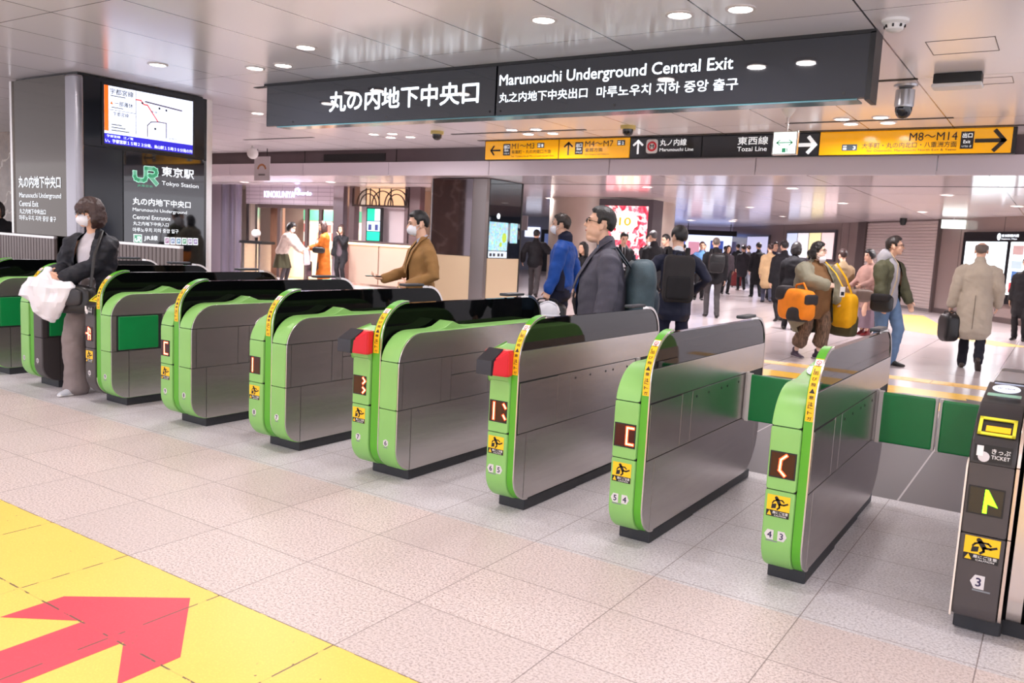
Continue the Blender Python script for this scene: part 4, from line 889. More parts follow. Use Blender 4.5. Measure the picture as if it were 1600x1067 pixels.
# ---------------------------------------------------------------- far end of the hall
struct('wall_far', bx(-46, -12, 42, 42.3, 0, 2.72), mat('pale_far_wall', (206,196,200), .4), smooth=0)
struct('wall_far_left', bx(-46, -45.7, 9, 42, 0, 2.8), mat('pale_far_wall', (206,196,200)), smooth=0)
p = WALL_Y(41.98)
t = thing('lit_shopfront', 'bright blue and white lit shopfront at the far end of the hall', 'shopfront', (-15, 41.9, 0))
obj('lit_wall', rect(B(), p, -18.5, -12.6, .1, 2.25, 0, .02), mat('lit_shop_wall', (222,228,248), emit=1.3), t, world=True, smooth=0)
obj('blue_header', rect(B(), p, -18.5, -12.6, 2.25, 2.42, 0, .04), mat('lit_blue_header', (110,150,230), emit=1.2), t, world=True, smooth=0)
for a, b, c, d, m in ((-17.7,-17.0,1.4,2.1,(60,90,190)),(-15.6,-14.9,1.3,2.0,(70,90,170)),(-14.4,-13.6,1.5,2.0,(190,80,110)),(-16.8,-16.2,1.2,1.9,(230,160,180)),(-13.4,-12.8,1.2,2.1,(240,200,170))):
    obj('sign_board', rect(B(), p, a, b, c, d, .02, .05), mat('lit_board_%d_%d' % (m[0], m[1]), m, .4, emit=.8), t, world=True, smooth=0)
t = thing('hanging_board', 'dark departure board hanging far down the hall', 'sign', (-14.2, 38, 2.2)); bm = B(); box(bm, -15.6, -12.9, 37.95, 38.05, 2.18, 2.42, .01); obj('board', bm, BLACK, t, world=True)
for x in (-15.3,-13.2): bm = B(); tube(bm, [(x,38,2.42),(x,38,2.72)], .02); obj('rod', bm, STEEL_D, t, world=True)
for x, y in ((-13.6,34),(-11.6,33.5)):
    downlight(x, y, 2.72, 30, 'glaring round lamp far down the hall above the crowd', 'far hall downlights', .16)
t = thing('lit_shopfront', 'dark blue shop entrance seen between the glass pillar and the man in blue', 'shopfront', (-22.5, 36, 0))
bm = B(); box(bm, -25, -20.2, 36, 36.3, 0, 2.72); obj('front_wall', bm, mat('deep_blue_front', (122,126,156), .3), t, world=True)
p = WALL_Y(35.98); obj('lit_sign', rect(B(), p, -23.3, -22.4, 1.7, 2.2, 0, .03), mat('lit_shop_wall', (222,228,248)), t, world=True, smooth=0); obj('lit_sign', rect(B(), p, -22.1, -21.5, 1.2, 1.9, 0, .03), mat('lit_dusk', (96,110,160), emit=.7), t, world=True, smooth=0)
obj('doorway', rect(B(), p, -22.3, -21.4, 0, 2.1, 0, .02), mat('dark_doorway', (30,30,44), .5), t, world=True, smooth=0)
t = thing('hanging_notice', 'small square white notice hanging far behind the man in the blue jacket', 'sign', (-17.0, 26, 2.0)); bm = B(); box(bm, -17.3, -16.75, 25.98, 26.02, 1.86, 2.4, .004); obj('board', bm, mat('notice_board', (196,190,194)), t, world=True); bm = B(); tube(bm, [(-17.02,26,2.4),(-17.02,26,2.72)], .012); obj('cord', bm, STEEL_D, t, world=True)

# ---------------------------------------------------------------- shops on the left
SY0 = 16.8
def tilewall():
    n = NT('white_ribbed_tile'); x, z = n.sep.outputs[0], n.sep.outputs[2]
    j = n.ma('MAXIMUM', n.joint(z, 2.2, .115, .014), n.joint(x, -20, .5, .014)); c = n.mix(j, lin((204,192,204)), lin((152,140,152))); return n.fin(c, .25)
t = thing('grocery_shopfront', 'white tiled grocery shopfront with lit KINOKUNIYA lettering', 'shopfront', (-19.2, SY0, 0))
bm = B(); box(bm, -21.15, -17.27, SY0, SY0+.2, 2.17, 2.72); obj('tiled_fascia', bm, tilewall(), t, world=True)
LOGO = mat('lit_shop_logo', (226,228,255), emit=2.)
p = WALL_Y(SY0-.03); letters(t, p, [('KINOKUNIYA',-20.27,-18.95,2.37,2.555,.010)], LOGO, 'lit_lettering')
bm = B(); text(bm, p, 'entrée', -18.84, -18.24, 2.45, 2.56, .003, .03, .2); polyline(bm, p, [(-18.97,2.40),(-18.9,2.62),(-18.8,2.64),(-18.74,2.58),(-18.8,2.5),(-18.9,2.52)], .04, 0, .003); obj('lit_lettering', bm, LOGO, t, world=True, smooth=0)
for a, b in ((-21.12,-20.98),(-20.72,-20.6)):
    bm = B(); box(bm, a, b, SY0, SY0+.12, 0, 2.17, .01); obj('door_frame', bm, STEEL_P, t, world=True)
DKF2 = mat('dark_door_frame', (104,88,88), .35, .5)
bm = B(); box(bm, -20.98, -20.72, SY0+.05, SY0+.1, 0, 2.17); obj('side_panel', bm, mat('grey_beige_panel', (150,134,124), .4), t, world=True)
for x in (-19.70,-18.52,-17.95): bm = B(); box(bm, x, x+.12, SY0, SY0+.08, 0, 2.17); obj('mullion', bm, DKF2, t, world=True)
bm = B(); box(bm, -20.6, -17.27, SY0-.01, SY0+.1, 2.06, 2.17); obj('door_header', bm, DKF2, t, world=True)
bm = B(); box(bm, -20.6, -20.05, SY0+.5, SY0+.6, 0, 2.1); obj('wooden_screen', bm, mat('brown_wood_screen', (128,92,74), .5, var=.2, vscale=4, stretch=(8,8,1)), t, world=True)
def goods(name, stops, sc, em):
    n = NT(name); x, z = n.sep.outputs[0], n.sep.outputs[2]
    w = n.white(n.cell(x, 0, sc), n.cell(z, 0, .28)); c = n.ramp(w, stops)
    sh = n.joint(z, 0, .56, .05); c = n.mix(sh, c, lin((250,236,214))); n.fin(c, .5); n.put(n.b.inputs['Emission Color'], c); n.b.inputs['Emission Strength'].default_value = em; return n.m
GOODS = goods('lit_shelves_of_goods', [(.1, lin((232,206,180))), (.35, lin((250,244,236))), (.55, lin((214,150,110))), (.75, lin((240,226,220))), (.9, lin((190,90,80)))], .16, 1.0)
bm = B(); box(bm, -20.1, -17.3, SY0+1.4, SY0+1.5, .1, 1.75); o = obj('goods_shelves', bm, GOODS, t, world=True); o['kind'] = 'stuff'
bm = B(); box(bm, -20.1, -17.3, SY0+1.38, SY0+1.5, 1.76, 2.08); o = obj('green_header', bm, mat('lit_green_header', (90,170,130), .4, emit=.8), t, world=True)
letters(o, WALL_Y(SY0+1.36), [('FRESH',-19.6,-19.0,1.85,2.0,.02)][:0], LIT)
bm = B(); box(bm, -20.1, -17.9, SY0+.75, SY0+1.1, 0, .95); obj('lit_counter', bm, mat('lit_warm_counter', (248,222,186), .4, emit=.8), t, world=True)
struct('floor_shop', bx(-21, -17.3, 16.9, 18.6, .0, .004), mat('warm_wood_floor', (196,150,110), .3, var=.1), smooth=0)
struct('wall_shop_back', bx(-24, -12.4, 18.55, 18.7, 0, 2.72), mat('shop_back_wall', (196,176,164), .5), smooth=0)
struct('wall_shop_side', bx(-17.27, -16.88, 16.7, 17.1, 0, 2.72), mat('satin_lilac_pillar', (206,194,206), .18, .85), smooth=0)
struct('wall_shop_left', bx(-24.5, -21.95, 16.5, 16.8, 0, 2.72), mat('glossy_grey_panel', (140,128,140), .15, spec=.7), smooth=0)
bm = B(); 
for x in (-21.95,-21.6,-21.32): box(bm, x, x+.06, 16.5, 16.62, 0, 2.72)
box(bm, -21.9, -21.15, 16.62, 16.66, 0, 2.72); struct('trim_shop_glass', bm, mat('lilac_steel_glass', (176,168,182), .15, .7), smooth=0)
t = thing('display_table', 'dark grey counter with a round card reader at the grocery entrance', 'counter', (-19.6, 16.1, 0))
bm = B(); box(bm, -20.3, -19.3, 15.9, 16.4, .98, 1.06, .01); obj('top', bm, BLACK, t, world=True); bm = B(); box(bm, -20.2, -20.12, 15.95, 16.35, 0, .98); obj('leg', bm, STEEL, t, world=True); bm = B(); box(bm, -19.5, -19.42, 15.95, 16.35, 0, .98); obj('leg', bm, STEEL, t, world=True)
bm = B(); box(bm, -19.82, -19.74, 16.1, 16.14, 1.06, 1.2); obj('reader_post', bm, BLACK, t, world=True); bm = B(); tube(bm, [(-19.78,16.06,1.28),(-19.78,16.12,1.28)], .12, 20); obj('reader_head', bm, PALE, t, world=True)
# coffee stand with green menu screens
t = thing('coffee_counter', 'coffee stand with arched lattice, green menu screens and lit beige counter', 'counter', (-15.2, SY0, 0))
CB = mat('warm_counter_panel', (206,178,160), .35, .3)
for a, b in ((-16.75,-15.66),(-15.62,-14.6),(-14.18,-12.8)):
    bm = B(); box(bm, a, b, SY0+.05, SY0+.4, .06, 1.14, .004); obj('counter_panel', bm, CB, t, world=True)
bm = B(); box(bm, -16.8, -12.8, SY0-.06, SY0+.5, 1.18, 1.24, .006); obj('worktop', bm, DKF2, t, world=True)
bm = B(); box(bm, -16.78, -12.8, SY0-.01, SY0+.04, 1.13, 1.18); obj('light_strip', bm, mat('lit_warm_strip', (255,230,180), emit=3.), t, world=True)
WIN = mat('pale_mirror_window', (206,192,196), .15, .15)
bm = B(); box(bm, -16.55, -14.6, SY0+.3, SY0+.34, 1.24, 2.2); obj('back_window', bm, WIN, t, world=True)
for a, b in ((-16.75,-16.55),(-14.72,-14.6),(-14.55,-14.2)):
    bm = B(); box(bm, a, b, SY0, SY0+.2, 1.24, 2.72); obj('post', bm, mat('taupe_metal_post', (120,104,106), .3, .6), t, world=True)
IR = mat('dark_bronze_lattice', (62,48,44), .4, .5); p = WALL_Y(SY0); bm = B()
polyline(bm, p, [(-16.6,2.2),(-14.6,2.2)], .05, 0, .03)
for x in (-16.6,-16.1,-15.95,-15.62,-15.2,-14.65): polyline(bm, p, [(x,2.2),(x,2.66)], .025, 0, .025)
for cx, r in ((-16.02,.42),(-16.02,.3),(-15.0,.42),(-15.0,.3),(-15.5,.38)):
    polyline(bm, p, [(cx+r*math.cos(a), 2.22+r*math.sin(a)) for a in [PI*k/12 for k in range(13)]], .025, 0, .025)
obj('arched_lattice', bm, IR, t, world=True, smooth=0)
bm = B(); box(bm, -16.6, -14.6, SY0+.5, SY0+.55, 2.2, 2.7); obj('lit_back', bm, mat('lit_warm_back', (246,206,160), .5, emit=.7), t, world=True)
bm = B(); box(bm, -16.07, -15.5, SY0-.02, SY0+.05, 1.22, 2.16); o = obj('menu_screen', bm, BLACK, t, world=True); p = WALL_Y(SY0-.022)
GS = mat('lit_menu_green', (0,170,130), emit=.95)
obj('menu_panel', rect(B(), p, -16.03, -15.75, 1.8, 2.12, 0, .002), GS, o, world=True, smooth=0); obj('menu_panel', rect(B(), p, -15.75, -15.56, 1.8, 2.12, 0, .002), mat('lit_menu_pale', (200,206,206), emit=.8), o, world=True, smooth=0)
m2 = obj('menu_panel', rect(B(), p, -16.03, -15.56, 1.52, 1.78, 0, .002), mat('lit_menu_blue', (176,206,236), emit=.9), o, world=True, smooth=0); obj('menu_panel', rect(B(), p, -16.03, -15.56, 1.26, 1.5, 0, .002), GS, o, world=True, smooth=0)
obj('drink_cups', rect(rect(B(), p, -15.98, -15.86, 1.54, 1.7, .002, .003), p, -15.74, -15.62, 1.54, 1.7, .002, .003), mat('navy_cup', (50,56,110), .4, emit=.3), o, world=True, smooth=0)
bm = B(); box(bm, -13.9, -13.7, SY0+.3, SY0+.36, 1.24, 2.2); obj('red_neon_panel', bm, mat('lit_red_panel', (236,70,90), emit=1.), t, world=True)
bm = B(); box(bm, -13.6, -12.5, SY0+.25, SY0+.3, 1.24, 2.6); obj('side_window', bm, WIN, t, world=True)
# ---------------------------------------------------------------- people
SKIN = mat('skin', (222,176,150), .5, var=.04); SKINR = mat('rosy_skin', (214,158,132), .5)
LIPS = mat('lips', (178,104,96), .5); EYE = mat('dark_eye', (24,18,16), .25); MASK = mat('white_face_mask', (232,232,240), .7)
HBLK = mat('black_hair', (24,21,22), .45, bump=.4, bscale=30, stretch=(4,4,.6)); HBRN = mat('brown_hair', (54,34,31), .42, bump=.4, bscale=30, stretch=(4,4,.6)); HGRY = mat('grey_brown_hair', (104,92,84), .5, bump=.3)
GLASSM = mat('dark_glasses_frame', (30,26,26), .3)
def cloth(name, rgb, rough=.8, **k): return mat(name, rgb, rough, spec=.25, var=k.pop('var', .10), vscale=k.pop('vscale', 9), bump=k.pop('bump', .25), bscale=k.pop('bscale', 140), **k)
def ik(a, b, l1, l2, pole):
    d = b-a; L = min(d.length, (l1+l2)*.998); d.normalize(); b = a+d*L
    x = (l1*l1+L*L-l2*l2)/(2*L); h = math.sqrt(max(0, l1*l1-x*x)); p = pole-d*pole.dot(d)
    p = p.normalized() if p.length > 1e-4 else d.orthogonal().normalized()
    return a+d*x+p*h, b
def solid(name, bm, vox, m, parent, smooth=4, amp=0., freq=7., fn=None, scale=1., wrap=None):
    """fuse overlapping pieces into one continuous skin, then add cloth folds"""
    bmesh.ops.recalc_face_normals(bm, faces=bm.faces)
    me = bpy.data.meshes.new(name); bm.to_mesh(me); bm.free()
    o = bpy.data.objects.new(name, me); COL.objects.link(o)
    r = o.modifiers.new('r', 'REMESH'); r.mode = 'VOXEL'; r.voxel_size = vox
    s = o.modifiers.new('s', 'SMOOTH'); s.factor = .5; s.iterations = smooth
    dg = bpy.context.evaluated_depsgraph_get(); me2 = bpy.data.meshes.new_from_object(o.evaluated_get(dg))
    bpy.data.objects.remove(o); bpy.data.meshes.remove(me)
    b = bmesh.new(); b.from_mesh(me2); bpy.data.meshes.remove(me2); b.normal_update()
    if amp:
        sd = random.uniform(0, 50)
        for v in b.verts:
            c = v.co; k = noise.noise((c.x*freq+sd, c.y*freq, c.z*freq*1.5))+.5*noise.noise((c.x*freq*2.3, c.y*freq*2.3+sd, c.z*freq*3.2+c.x*9))
            v.co = c+v.normal*(amp*k)
    if fn:
        kill = [v for v in b.verts if fn(v.co)]; bmesh.ops.delete(b, geom=kill, context='VERTS')
        for _ in range(3): bmesh.ops.smooth_vert(b, verts=[v for v in b.verts if v.is_boundary], factor=.5, use_axis_x=True, use_axis_y=True, use_axis_z=True)
    if scale != 1: bmesh.ops.scale(b, verts=b.verts, vec=(scale,)*3)
    me = bpy.data.meshes.new(name); b.to_mesh(me); b.free(); me.shade_smooth()
    return link(name, me, m, parent)
def rz(a): return Matrix.Rotation(a, 3, 'Z')
def rx(a): return Matrix.Rotation(a, 3, 'X')
def person(label, x, y, face, H=1.70, **P):
    """face: (hx, hy) the way the person looks in the plan. Returns the root and a dict of joints in local units."""
    hx, hy = face; root = thing('person', label, 'person', (x, y, 0), math.atan2(-hx, hy), P.get('group'))
    S = H/1.70; near = P.get('near', False); vc = P.get('vox', .012 if near else .019)/S; vb = (.0068 if near else .013)/S
    bw = P.get('bw', 1.0); belly = P.get('belly', 0.0); lean = P.get('lean', 0.0); th = P.get('thick', 1.0)
    lf, rf = V(P.get('lf', (-.095,.02,0))), V(P.get('rf', (.095,-.02,0)))      # ground positions of the feet (x, y, lift)
    hipz = P.get('hipz', .90); pel = V((0, P.get('hipy', 0.0), hipz))
    hipL, hipR = pel+V((-.088*bw,0,0)), pel+V((.088*bw,0,0))
    ankL, ankR = lf+V((0,-.03,.085)), rf+V((0,-.03,.085))
    kL, ankL = ik(hipL, ankL, .43, .42, V((0,1,0))); kR, ankR = ik(hipR, ankR, .43, .42, V((0,1,0)))
    R = rx(-lean) @ rz(P.get('twist', 0))
    sp = lambda z, y=0: pel+R @ V((0, y, z))
    waist, chest, neck0 = sp(.15), sp(.37, -.01), sp(.53, -.015)
    sw = P.get('shoulder', .17)*bw; shL, shR = pel+R @ V((-sw,-.02,.475)), pel+R @ V((sw,-.02,.475))
    hd = pel+R @ V((0,.01,.53))+V((0,.035+P.get('headfwd',0),.155)); HR = rz(P.get('hyaw', 0)) @ rx(P.get('hpitch', 0)); h = lambda *q: hd+HR @ V(q)
    def arm(sh, key, sgn):
        t = P.get(key); t = V(t) if t else V((sgn*(sw+.06), .02, .80))
        e, w = ik(sh, t, .29, .26, V(P.get(key+'_pole', (sgn*.5,-1,-.2)))); return e, w
    eL, wL = arm(shL, 'lh', -1); eR, wR = arm(shR, 'rh', 1)
    J = dict(hL=wL, hR=wR, eL=eL, eR=eR, shL=shL, shR=shR, head=hd, HR=HR, R=R, pel=pel, S=S, chest=chest, root=root, waist=waist, neck=neck0)
    rz_ = math.atan2(-hx, hy); J['w'] = lambda v: V((x,y,0))+Matrix.Rotation(rz_, 3, 'Z') @ (V(v)*S); J['rz'] = rz_
    # --- body: one continuous surface
    bm = B(); ex = V((1,0,0)); rs = R @ ex; J['rs'] = rs; J['bl'] = belly
    tube(bm, [pel+V((0,0,-.06)), pel+V((0,0,.03)), waist, chest, sp(.47,-.01)], [(.13*bw,.09),(.135*bw,.095),(.115*bw,.085+belly*.5),(.135*bw,.095),(.085*bw,.06)], 16, rs)
    tube(bm, [sp(.45,-.015), sp(.55,-.005), h(0,-.012,-.05)], [(.06,.06),(.052,.054),(.054,.058)], 14, rs)
    for sh, e, w in ((shL,eL,wL),(shR,eR,wR)): tube(bm, [sh.lerp(chest,.3)+V((0,0,-.02)), sh.lerp(e,.2)+V((0,0,-.01)), sh.lerp(e,.5), e, e.lerp(w,.5), w], [.036,.034,.036,.034,.033,.026], 10)
    for hp, k, a in ((hipL,kL,ankL),(hipR,kR,ankR)): tube(bm, [hp, hp.lerp(k,.5), k, k.lerp(a,.35), a], [.078,.066,.05,.048,.034], 10)
    ell(bm, h(0,-.010,.028), (.074,.093,.086), HR, 20); ell(bm, h(0,.024,-.038), (.060,.064,.070), HR, 18); ell(bm, h(0,.058,-.088), (.030,.028,.022), HR, 12)
    ell(bm, h(.03,.05,-.03), (.03,.03,.03), HR, 10); ell(bm, h(-.03,.05,-.03), (.03,.03,.03), HR, 10); ell(bm, h(0,.074,.034), (.05,.018,.012), HR, 12)
    tube(bm, [h(0,.082,.018), h(0,.096,-.008), h(0,.103,-.024)], [.009,.012,.0145], 8, caps=2); ell(bm, h(0,.084,-.058), (.022,.010,.011), HR, 10)
    if P.get('fat'): ell(bm, h(0,.02,-.055), (.075,.07,.06), HR, 16); ell(bm, h(0,.03,-.11), (.055,.05,.03), HR, 12)
    for s in (-1,1): ell(bm, h(s*.076,-.012,-.012), (.010,.020,.032), HR, 10)
    def hand(w, e, sgn, mode):
        d = (w-e).normalized(); d = V(P[('lh' if sgn < 0 else 'rh')+'_dir']).normalized() if P.get(('lh' if sgn < 0 else 'rh')+'_dir') else d
        pn = V(P.get(('lh' if sgn < 0 else 'rh')+'_palm', (-sgn,.15,0))); pn = (pn-d*pn.dot(d)).normalized(); sd = d.cross(pn)*sgn
        if sd.y < 0 and abs(d.z) > .5: pass
        curl = {'relax':.35,'grip':1.25,'flat':.1,'hold':.7}[mode]
        tube(bm, [w-d*.01, w+d*.03, w+d*.075], [(.030,.017),(.038,.017),(.040,.014)], 12, sd)
        fr = .0088
        for i, (o, L) in enumerate(((-.030,.062),(-.010,.076),(.010,.080),(.030,.072))):
            b0 = w+d*.078+sd*o*.95; pts = [b0-d*.015, b0]; a = 0; dd = d
            for f in (.45,.32,.25):
                a += curl*.75; dd = d*math.cos(a)+pn*math.sin(a); pts.append(pts[-1]+dd*L*f)
            tube(bm, pts, [fr,fr,fr*.95,fr*.9,fr*.75], 8, caps=2)
        t0 = w+d*.02+sd*.034; td = (d*.62+sd*.7+pn*.25).normalized(); t2 = (d*.8+sd*.25+pn*(.2+.5*min(1,curl))).normalized()
        tube(bm, [t0-td*.01, t0+td*.03, t0+td*.03+t2*.026, t0+td*.03+t2*.045], [.012,.0105,.0095,.008], 8, caps=2)
    hand(wL, eL, -1, P.get('lgrip', 'relax')); hand(wR, eR, 1, P.get('rgrip', 'relax'))
    solid('body', bm, vb, P.get('skin', SKIN), root, 3, scale=S)
    # --- face details
    if P.get('facing', near):
        bm = B()
        for s in (-1,1): ell(bm, h(s*.030,.0805,.012), (.0125,.006,.0052), HR, 10)
        for v in bm.verts: v.co *= S
        obj('eyes', bm, EYE, root); bm = B()
        for s in (-1,1): ell(bm, h(s*.031,.0865,.034), (.019,.006,.0045), HR @ rz(-s*.25), 10)
        for v in bm.verts: v.co *= S
        obj('eyebrows', bm, P.get('hairm', HBLK), root)
        if not P.get('mask'):
            bm = B(); ell(bm, h(0,.0885,-.060), (.021,.008,.006), HR, 12)
            for v in bm.verts: v.co *= S
            obj('mouth', bm, LIPS, root)
    if P.get('mask'):
        mz = -.045 if P['mask'] is True else P['mask']
        bm = B(); ell(bm, h(0,.030,mz), (.0655,.0835,.062), HR, 22)
        inv = HR.transposed()
        bmesh.ops.bisect_plane(bm, geom=bm.verts[:]+bm.edges[:]+bm.faces[:], plane_co=h(0,.035,0), plane_no=HR @ V((0,-1,0)), clear_outer=True)
        for s in (-1,1):
            tube(bm, [h(s*.058,.045,mz+.03), h(s*.078,.0,mz+.045)], .0025, 6); tube(bm, [h(s*.055,.045,mz-.02), h(s*.078,.0,mz+.025)], .0025, 6)
        for v in bm.verts: v.co *= S
        obj('face_mask', bm, MASK, root)
    if P.get('glasses'):
        bm = B()
        for s in (-1,1):
            c = (s*.033,.099,.010); tube(bm, [h(c[0]+.024*math.cos(a), c[1]-abs(.01*math.cos(a))*0, c[2]+.018*math.sin(a)) for a in [2*PI*k/14 for k in range(15)]], .0024, 6); tube(bm, [h(s*.057,.097,.016), h(s*.075,.06,.014), h(s*.080,-.01,.010)], .0022, 6)
        tube(bm, [h(-.009,.1,.014), h(.009,.1,.014)], .0022, 6)
        for v in bm.verts: v.co *= S
        obj('glasses', bm, GLASSM, root)
    # --- hair
    st = P.get('hair', 'short'); hm = P.get('hairm', HBLK); bm = B(); N1, N2 = 40, 24; ro, spk = random.uniform(0,9), P.get('spiky', .35)
    def ss(t): t = max(0, min(1, t)); return t*t*(3-2*t)
    def hairline(az):
        a = abs(az)
        pts = [(0,30),(45,30),(62,8),(72,-22),(84,-20),(92,2),(112,2),(122,-38),(180,-46)] if st in ('short','balding') else [(0,20 if st == 'bob' else 30),(42,18 if st == 'bob' else 26),(60,-12),(75,-40),(100,-55),(180,-62)]
        for (p, u), (q, w) in zip(pts, pts[1:]):
            if a <= q: return u+(w-u)*ss((a-p)/(q-p))
        return pts[-1][1]
    rings = []; th_ = {'short':.17,'bob':.26,'long':.24,'balding':.07}[st]*P.get('hairthick', 1)
    for i in range(1, N2):
        el = -PI/2+PI*i/N2; ring = []
        for j in range(N1):
            az = 2*PI*j/N1-PI; t = ss((math.degrees(el)-hairline(math.degrees(az)))/9)
            if st == 'balding' and math.degrees(el) > 26: t *= 1-ss((math.degrees(el)-26)/16)*(.85+.3*n)
            n = noise.noise((math.sin(az)*3+ro, math.cos(az)*3, el*2.2))*spk*.22
            k = .86+(.14+th_*(.75+.35*math.sin(max(0,el)))+n*th_*1.6)*t
            d = V((math.sin(az)*math.cos(el)*.077, math.cos(az)*math.cos(el)*.096, math.sin(el)*.093))
            ring.append(h(d.x*k, d.y*k-.010, d.z*k+.030))
        rings.append(ring)
    loft(bm, rings)
    if st in ('bob','long'):
        end = P.get('hairend', -.125 if st == 'bob' else -.20); gap = math.radians(P.get('hairgap', 66)); zs = [.06+(end-.06)*k/7 for k in range(8)]; rr = []
        for k, z in enumerate(zs):
            t = k/7; ro_x, ro_y = .094+.012*math.sin(t*PI), .112+.010*math.sin(t*PI); 
            if t > .75: ro_x -= (t-.75)*.10; ro_y -= (t-.75)*.12
            az = [gap+(2*PI-2*gap)*q/22 for q in range(23)]
            outer = [h(math.sin(a)*(ro_x+.005*noise.noise((a*4,z*9,ro))), math.cos(a)*(ro_y+.005*noise.noise((a*4,z*9,ro)))-.012, z) for a in az]; inner = [h(math.sin(a)*(ro_x-.028), math.cos(a)*(ro_y-.032)-.012, z) for a in reversed(az)]
            rr.append(outer+inner)
        loft(bm, list(reversed(rr)))
    if st == 'bob' and near:
        for q in range(9):
            a = -.75+1.5*q/8+random.uniform(-.05,.05); e0 = V((math.sin(a)*.07, math.cos(a)*.085, .085)); e1 = V((math.sin(a*1.15)*.082, math.cos(a*1.15)*.104, .045)); e2 = V((math.sin(a*1.3)*.083, math.cos(a*1.3)*.106, .012-.03*abs(a)))
            tube(bm, [h(*e0), h(*e1), h(*e2)], [.017,.013,.004], 8)
    if P.get('ponytail'): tube(bm, [h(0,-.10,.03), h(0,-.14,-.03), h(0,-.13,-.12)], [.025,.034,.012], 10)
    if st in ('bob','long'): solid('hair', bm, max(vb*1.1, .0075), hm, root, 2, .0075, 22, scale=S)
    else:
        for v in bm.verts: v.co *= S
        bmesh.ops.recalc_face_normals(bm, faces=bm.faces); obj('hair', bm, hm, root, smooth=80)
    # --- trousers / skirt
    lm = P['legs']; wd = P.get('legw', 1.0); top = P['top']; bm = B(); end = P.get('legend', .045)
    kd = P.get('legkind', 'trousers')
    if kd == 'trousers':
        tube(bm, [pel+V((0,-.005,-.10)), pel+V((0,-.01,.0)), waist-V((0,0,.05))], [(.155*bw,.115+belly*.4),(.168*bw,.122+belly*.6),(.142*bw,.105+belly*.8)], 18, rs)
        for hp, k, a in ((hipL,kL,ankL),(hipR,kR,ankR)):
            lo = a+(a-k).normalized()*(.085-end) if end < .2 else k.lerp(a, 1-(end-.085)/.42)
            tube(bm, [hp+V((0,0,-.02)), hp.lerp(k,.45), k, k.lerp(lo,.55), lo], [(.098*bw*(1+.1*(wd-1)),.105),(.083*wd,.09*wd),(.066*wd,.07*wd),(.063*wd,.068*wd),(.056*wd*P.get('cuff',1),.064*wd*P.get('cuff',1))], 14, ex, caps=1)
        solid('trousers', bm, vc, lm, root, 3, P.get('legamp', .010), 8, scale=S)
    if kd == 'skirt':
        hz = P.get('skirt', .35); n = 40; rings = []; fl = P.get('flare', .24)
        for k in range(9):
            t = k/8; z = hipz+.12+(hz-hipz-.12)*t; w0, d0 = (.145+(fl-.145)*t)*bw, (.11+(fl*.85-.11)*t)
            rings.append([(math.cos(2*PI*j/n)*(w0+.012*t*math.sin(j*2*PI/n*9)), math.sin(2*PI*j/n)*(d0+.012*t*math.sin(j*2*PI/n*9))+pel.y, z) for j in range(n)])
        for r in reversed([[(p[0]*.94, p[1]*.94, p[2]+.012) for p in r] for r in rings[1:]]): rings.append(r)
        loft(bm, rings)
        for v in bm.verts: v.co *= S
        bmesh.ops.recalc_face_normals(bm, faces=bm.faces); obj('skirt', bm, lm, root, smooth=60)
    if P.get('tights'):
        bm = B()
        for hp, k, a in ((hipL,kL,ankL),(hipR,kR,ankR)): tube(bm, [hp.lerp(k,.5), k, k.lerp(a,.35), a], [.07,.056,.054,.04], 12)
        for v in bm.verts: v.co *= S
        obj('stockings', bm, P['tights'], root)
    # --- shoes
    for a, f, s in ((ankL, lf, -1), (ankR, rf, 1)):
        pit = P.get('lpitch' if s < 0 else 'rpitch', 0.0); Rm = rz(-s*.12) @ rx(pit); bm = B(); q = lambda *p: a+Rm @ V(p)
        tube(bm, [q(0,-.055,-.045), q(0,.0,-.036), q(0,.075,-.052), q(0,.150,-.063), q(0,.185,-.066)], [(.036,.040),(.040,.048),(.043,.034),(.040,.024),(.026,.018)], 12, Rm @ ex)
        tube(bm, [q(0,-.01,.045), q(0,0,-.03)], [(.040,.046),(.042,.05)], 12)
        solid('shoe', bm, max(vc*.75, .009), P.get('shoes', mat('black_shoe', (28,25,25), .35)), root, 3, scale=S)
        if P.get('sole'):
            bm = B(); tube(bm, [q(0,-.085,-.075), q(0,0,-.075), q(0,.10,-.076), q(0,.19,-.072)], [(.030,.012),(.041,.012),(.047,.012),(.024,.010)], 12, Rm @ ex)
            for v in bm.verts: v.co *= S
            obj('sole', bm, P['sole'], root)
    # --- upper garments
    def garment(name, m, hem, puff, open_=None, sleeves=True, flare=0., collar=None, amp=.010, freq=7, sl=1.0, split=None):
        bm = B(); p = puff
        low = []
        if hem < hipz-.02:
            n = max(2, int((hipz-hem)/.12)); 
            for k in range(n+1):
                t = 1-k/n; z = hem+(hipz-hem)*(1-t); fw = 1+flare*t
                low.append((V((0, pel.y-.005, z)), ((.170*bw+p)*fw, (.125+p+belly*.7)*fw)))
        else: low.append((pel+V((0,-.005,hem-hipz)), (.166*bw+p, .122+p+belly*.7)))
        up = [(waist, (.148*bw+p, .112+p+belly)), (sp(.27,-.0), (.165*bw+p, .118+p+belly*.6)), (chest, (.178*bw+p, .118+p)), (sp(.455,-.015), (.150*bw+p, .092+p)), (sp(.50,-.018), (.10*bw+p*.5,.072+p*.5)), (sp(.535,-.012), (.062+p*.3,.062+p*.3))]
        pr = low+[u for u in up if u[0].z > low[-1][0].z+.03]
        tube(bm, [a for a, b in pr], [b for a, b in pr], 22, rs, caps=1)
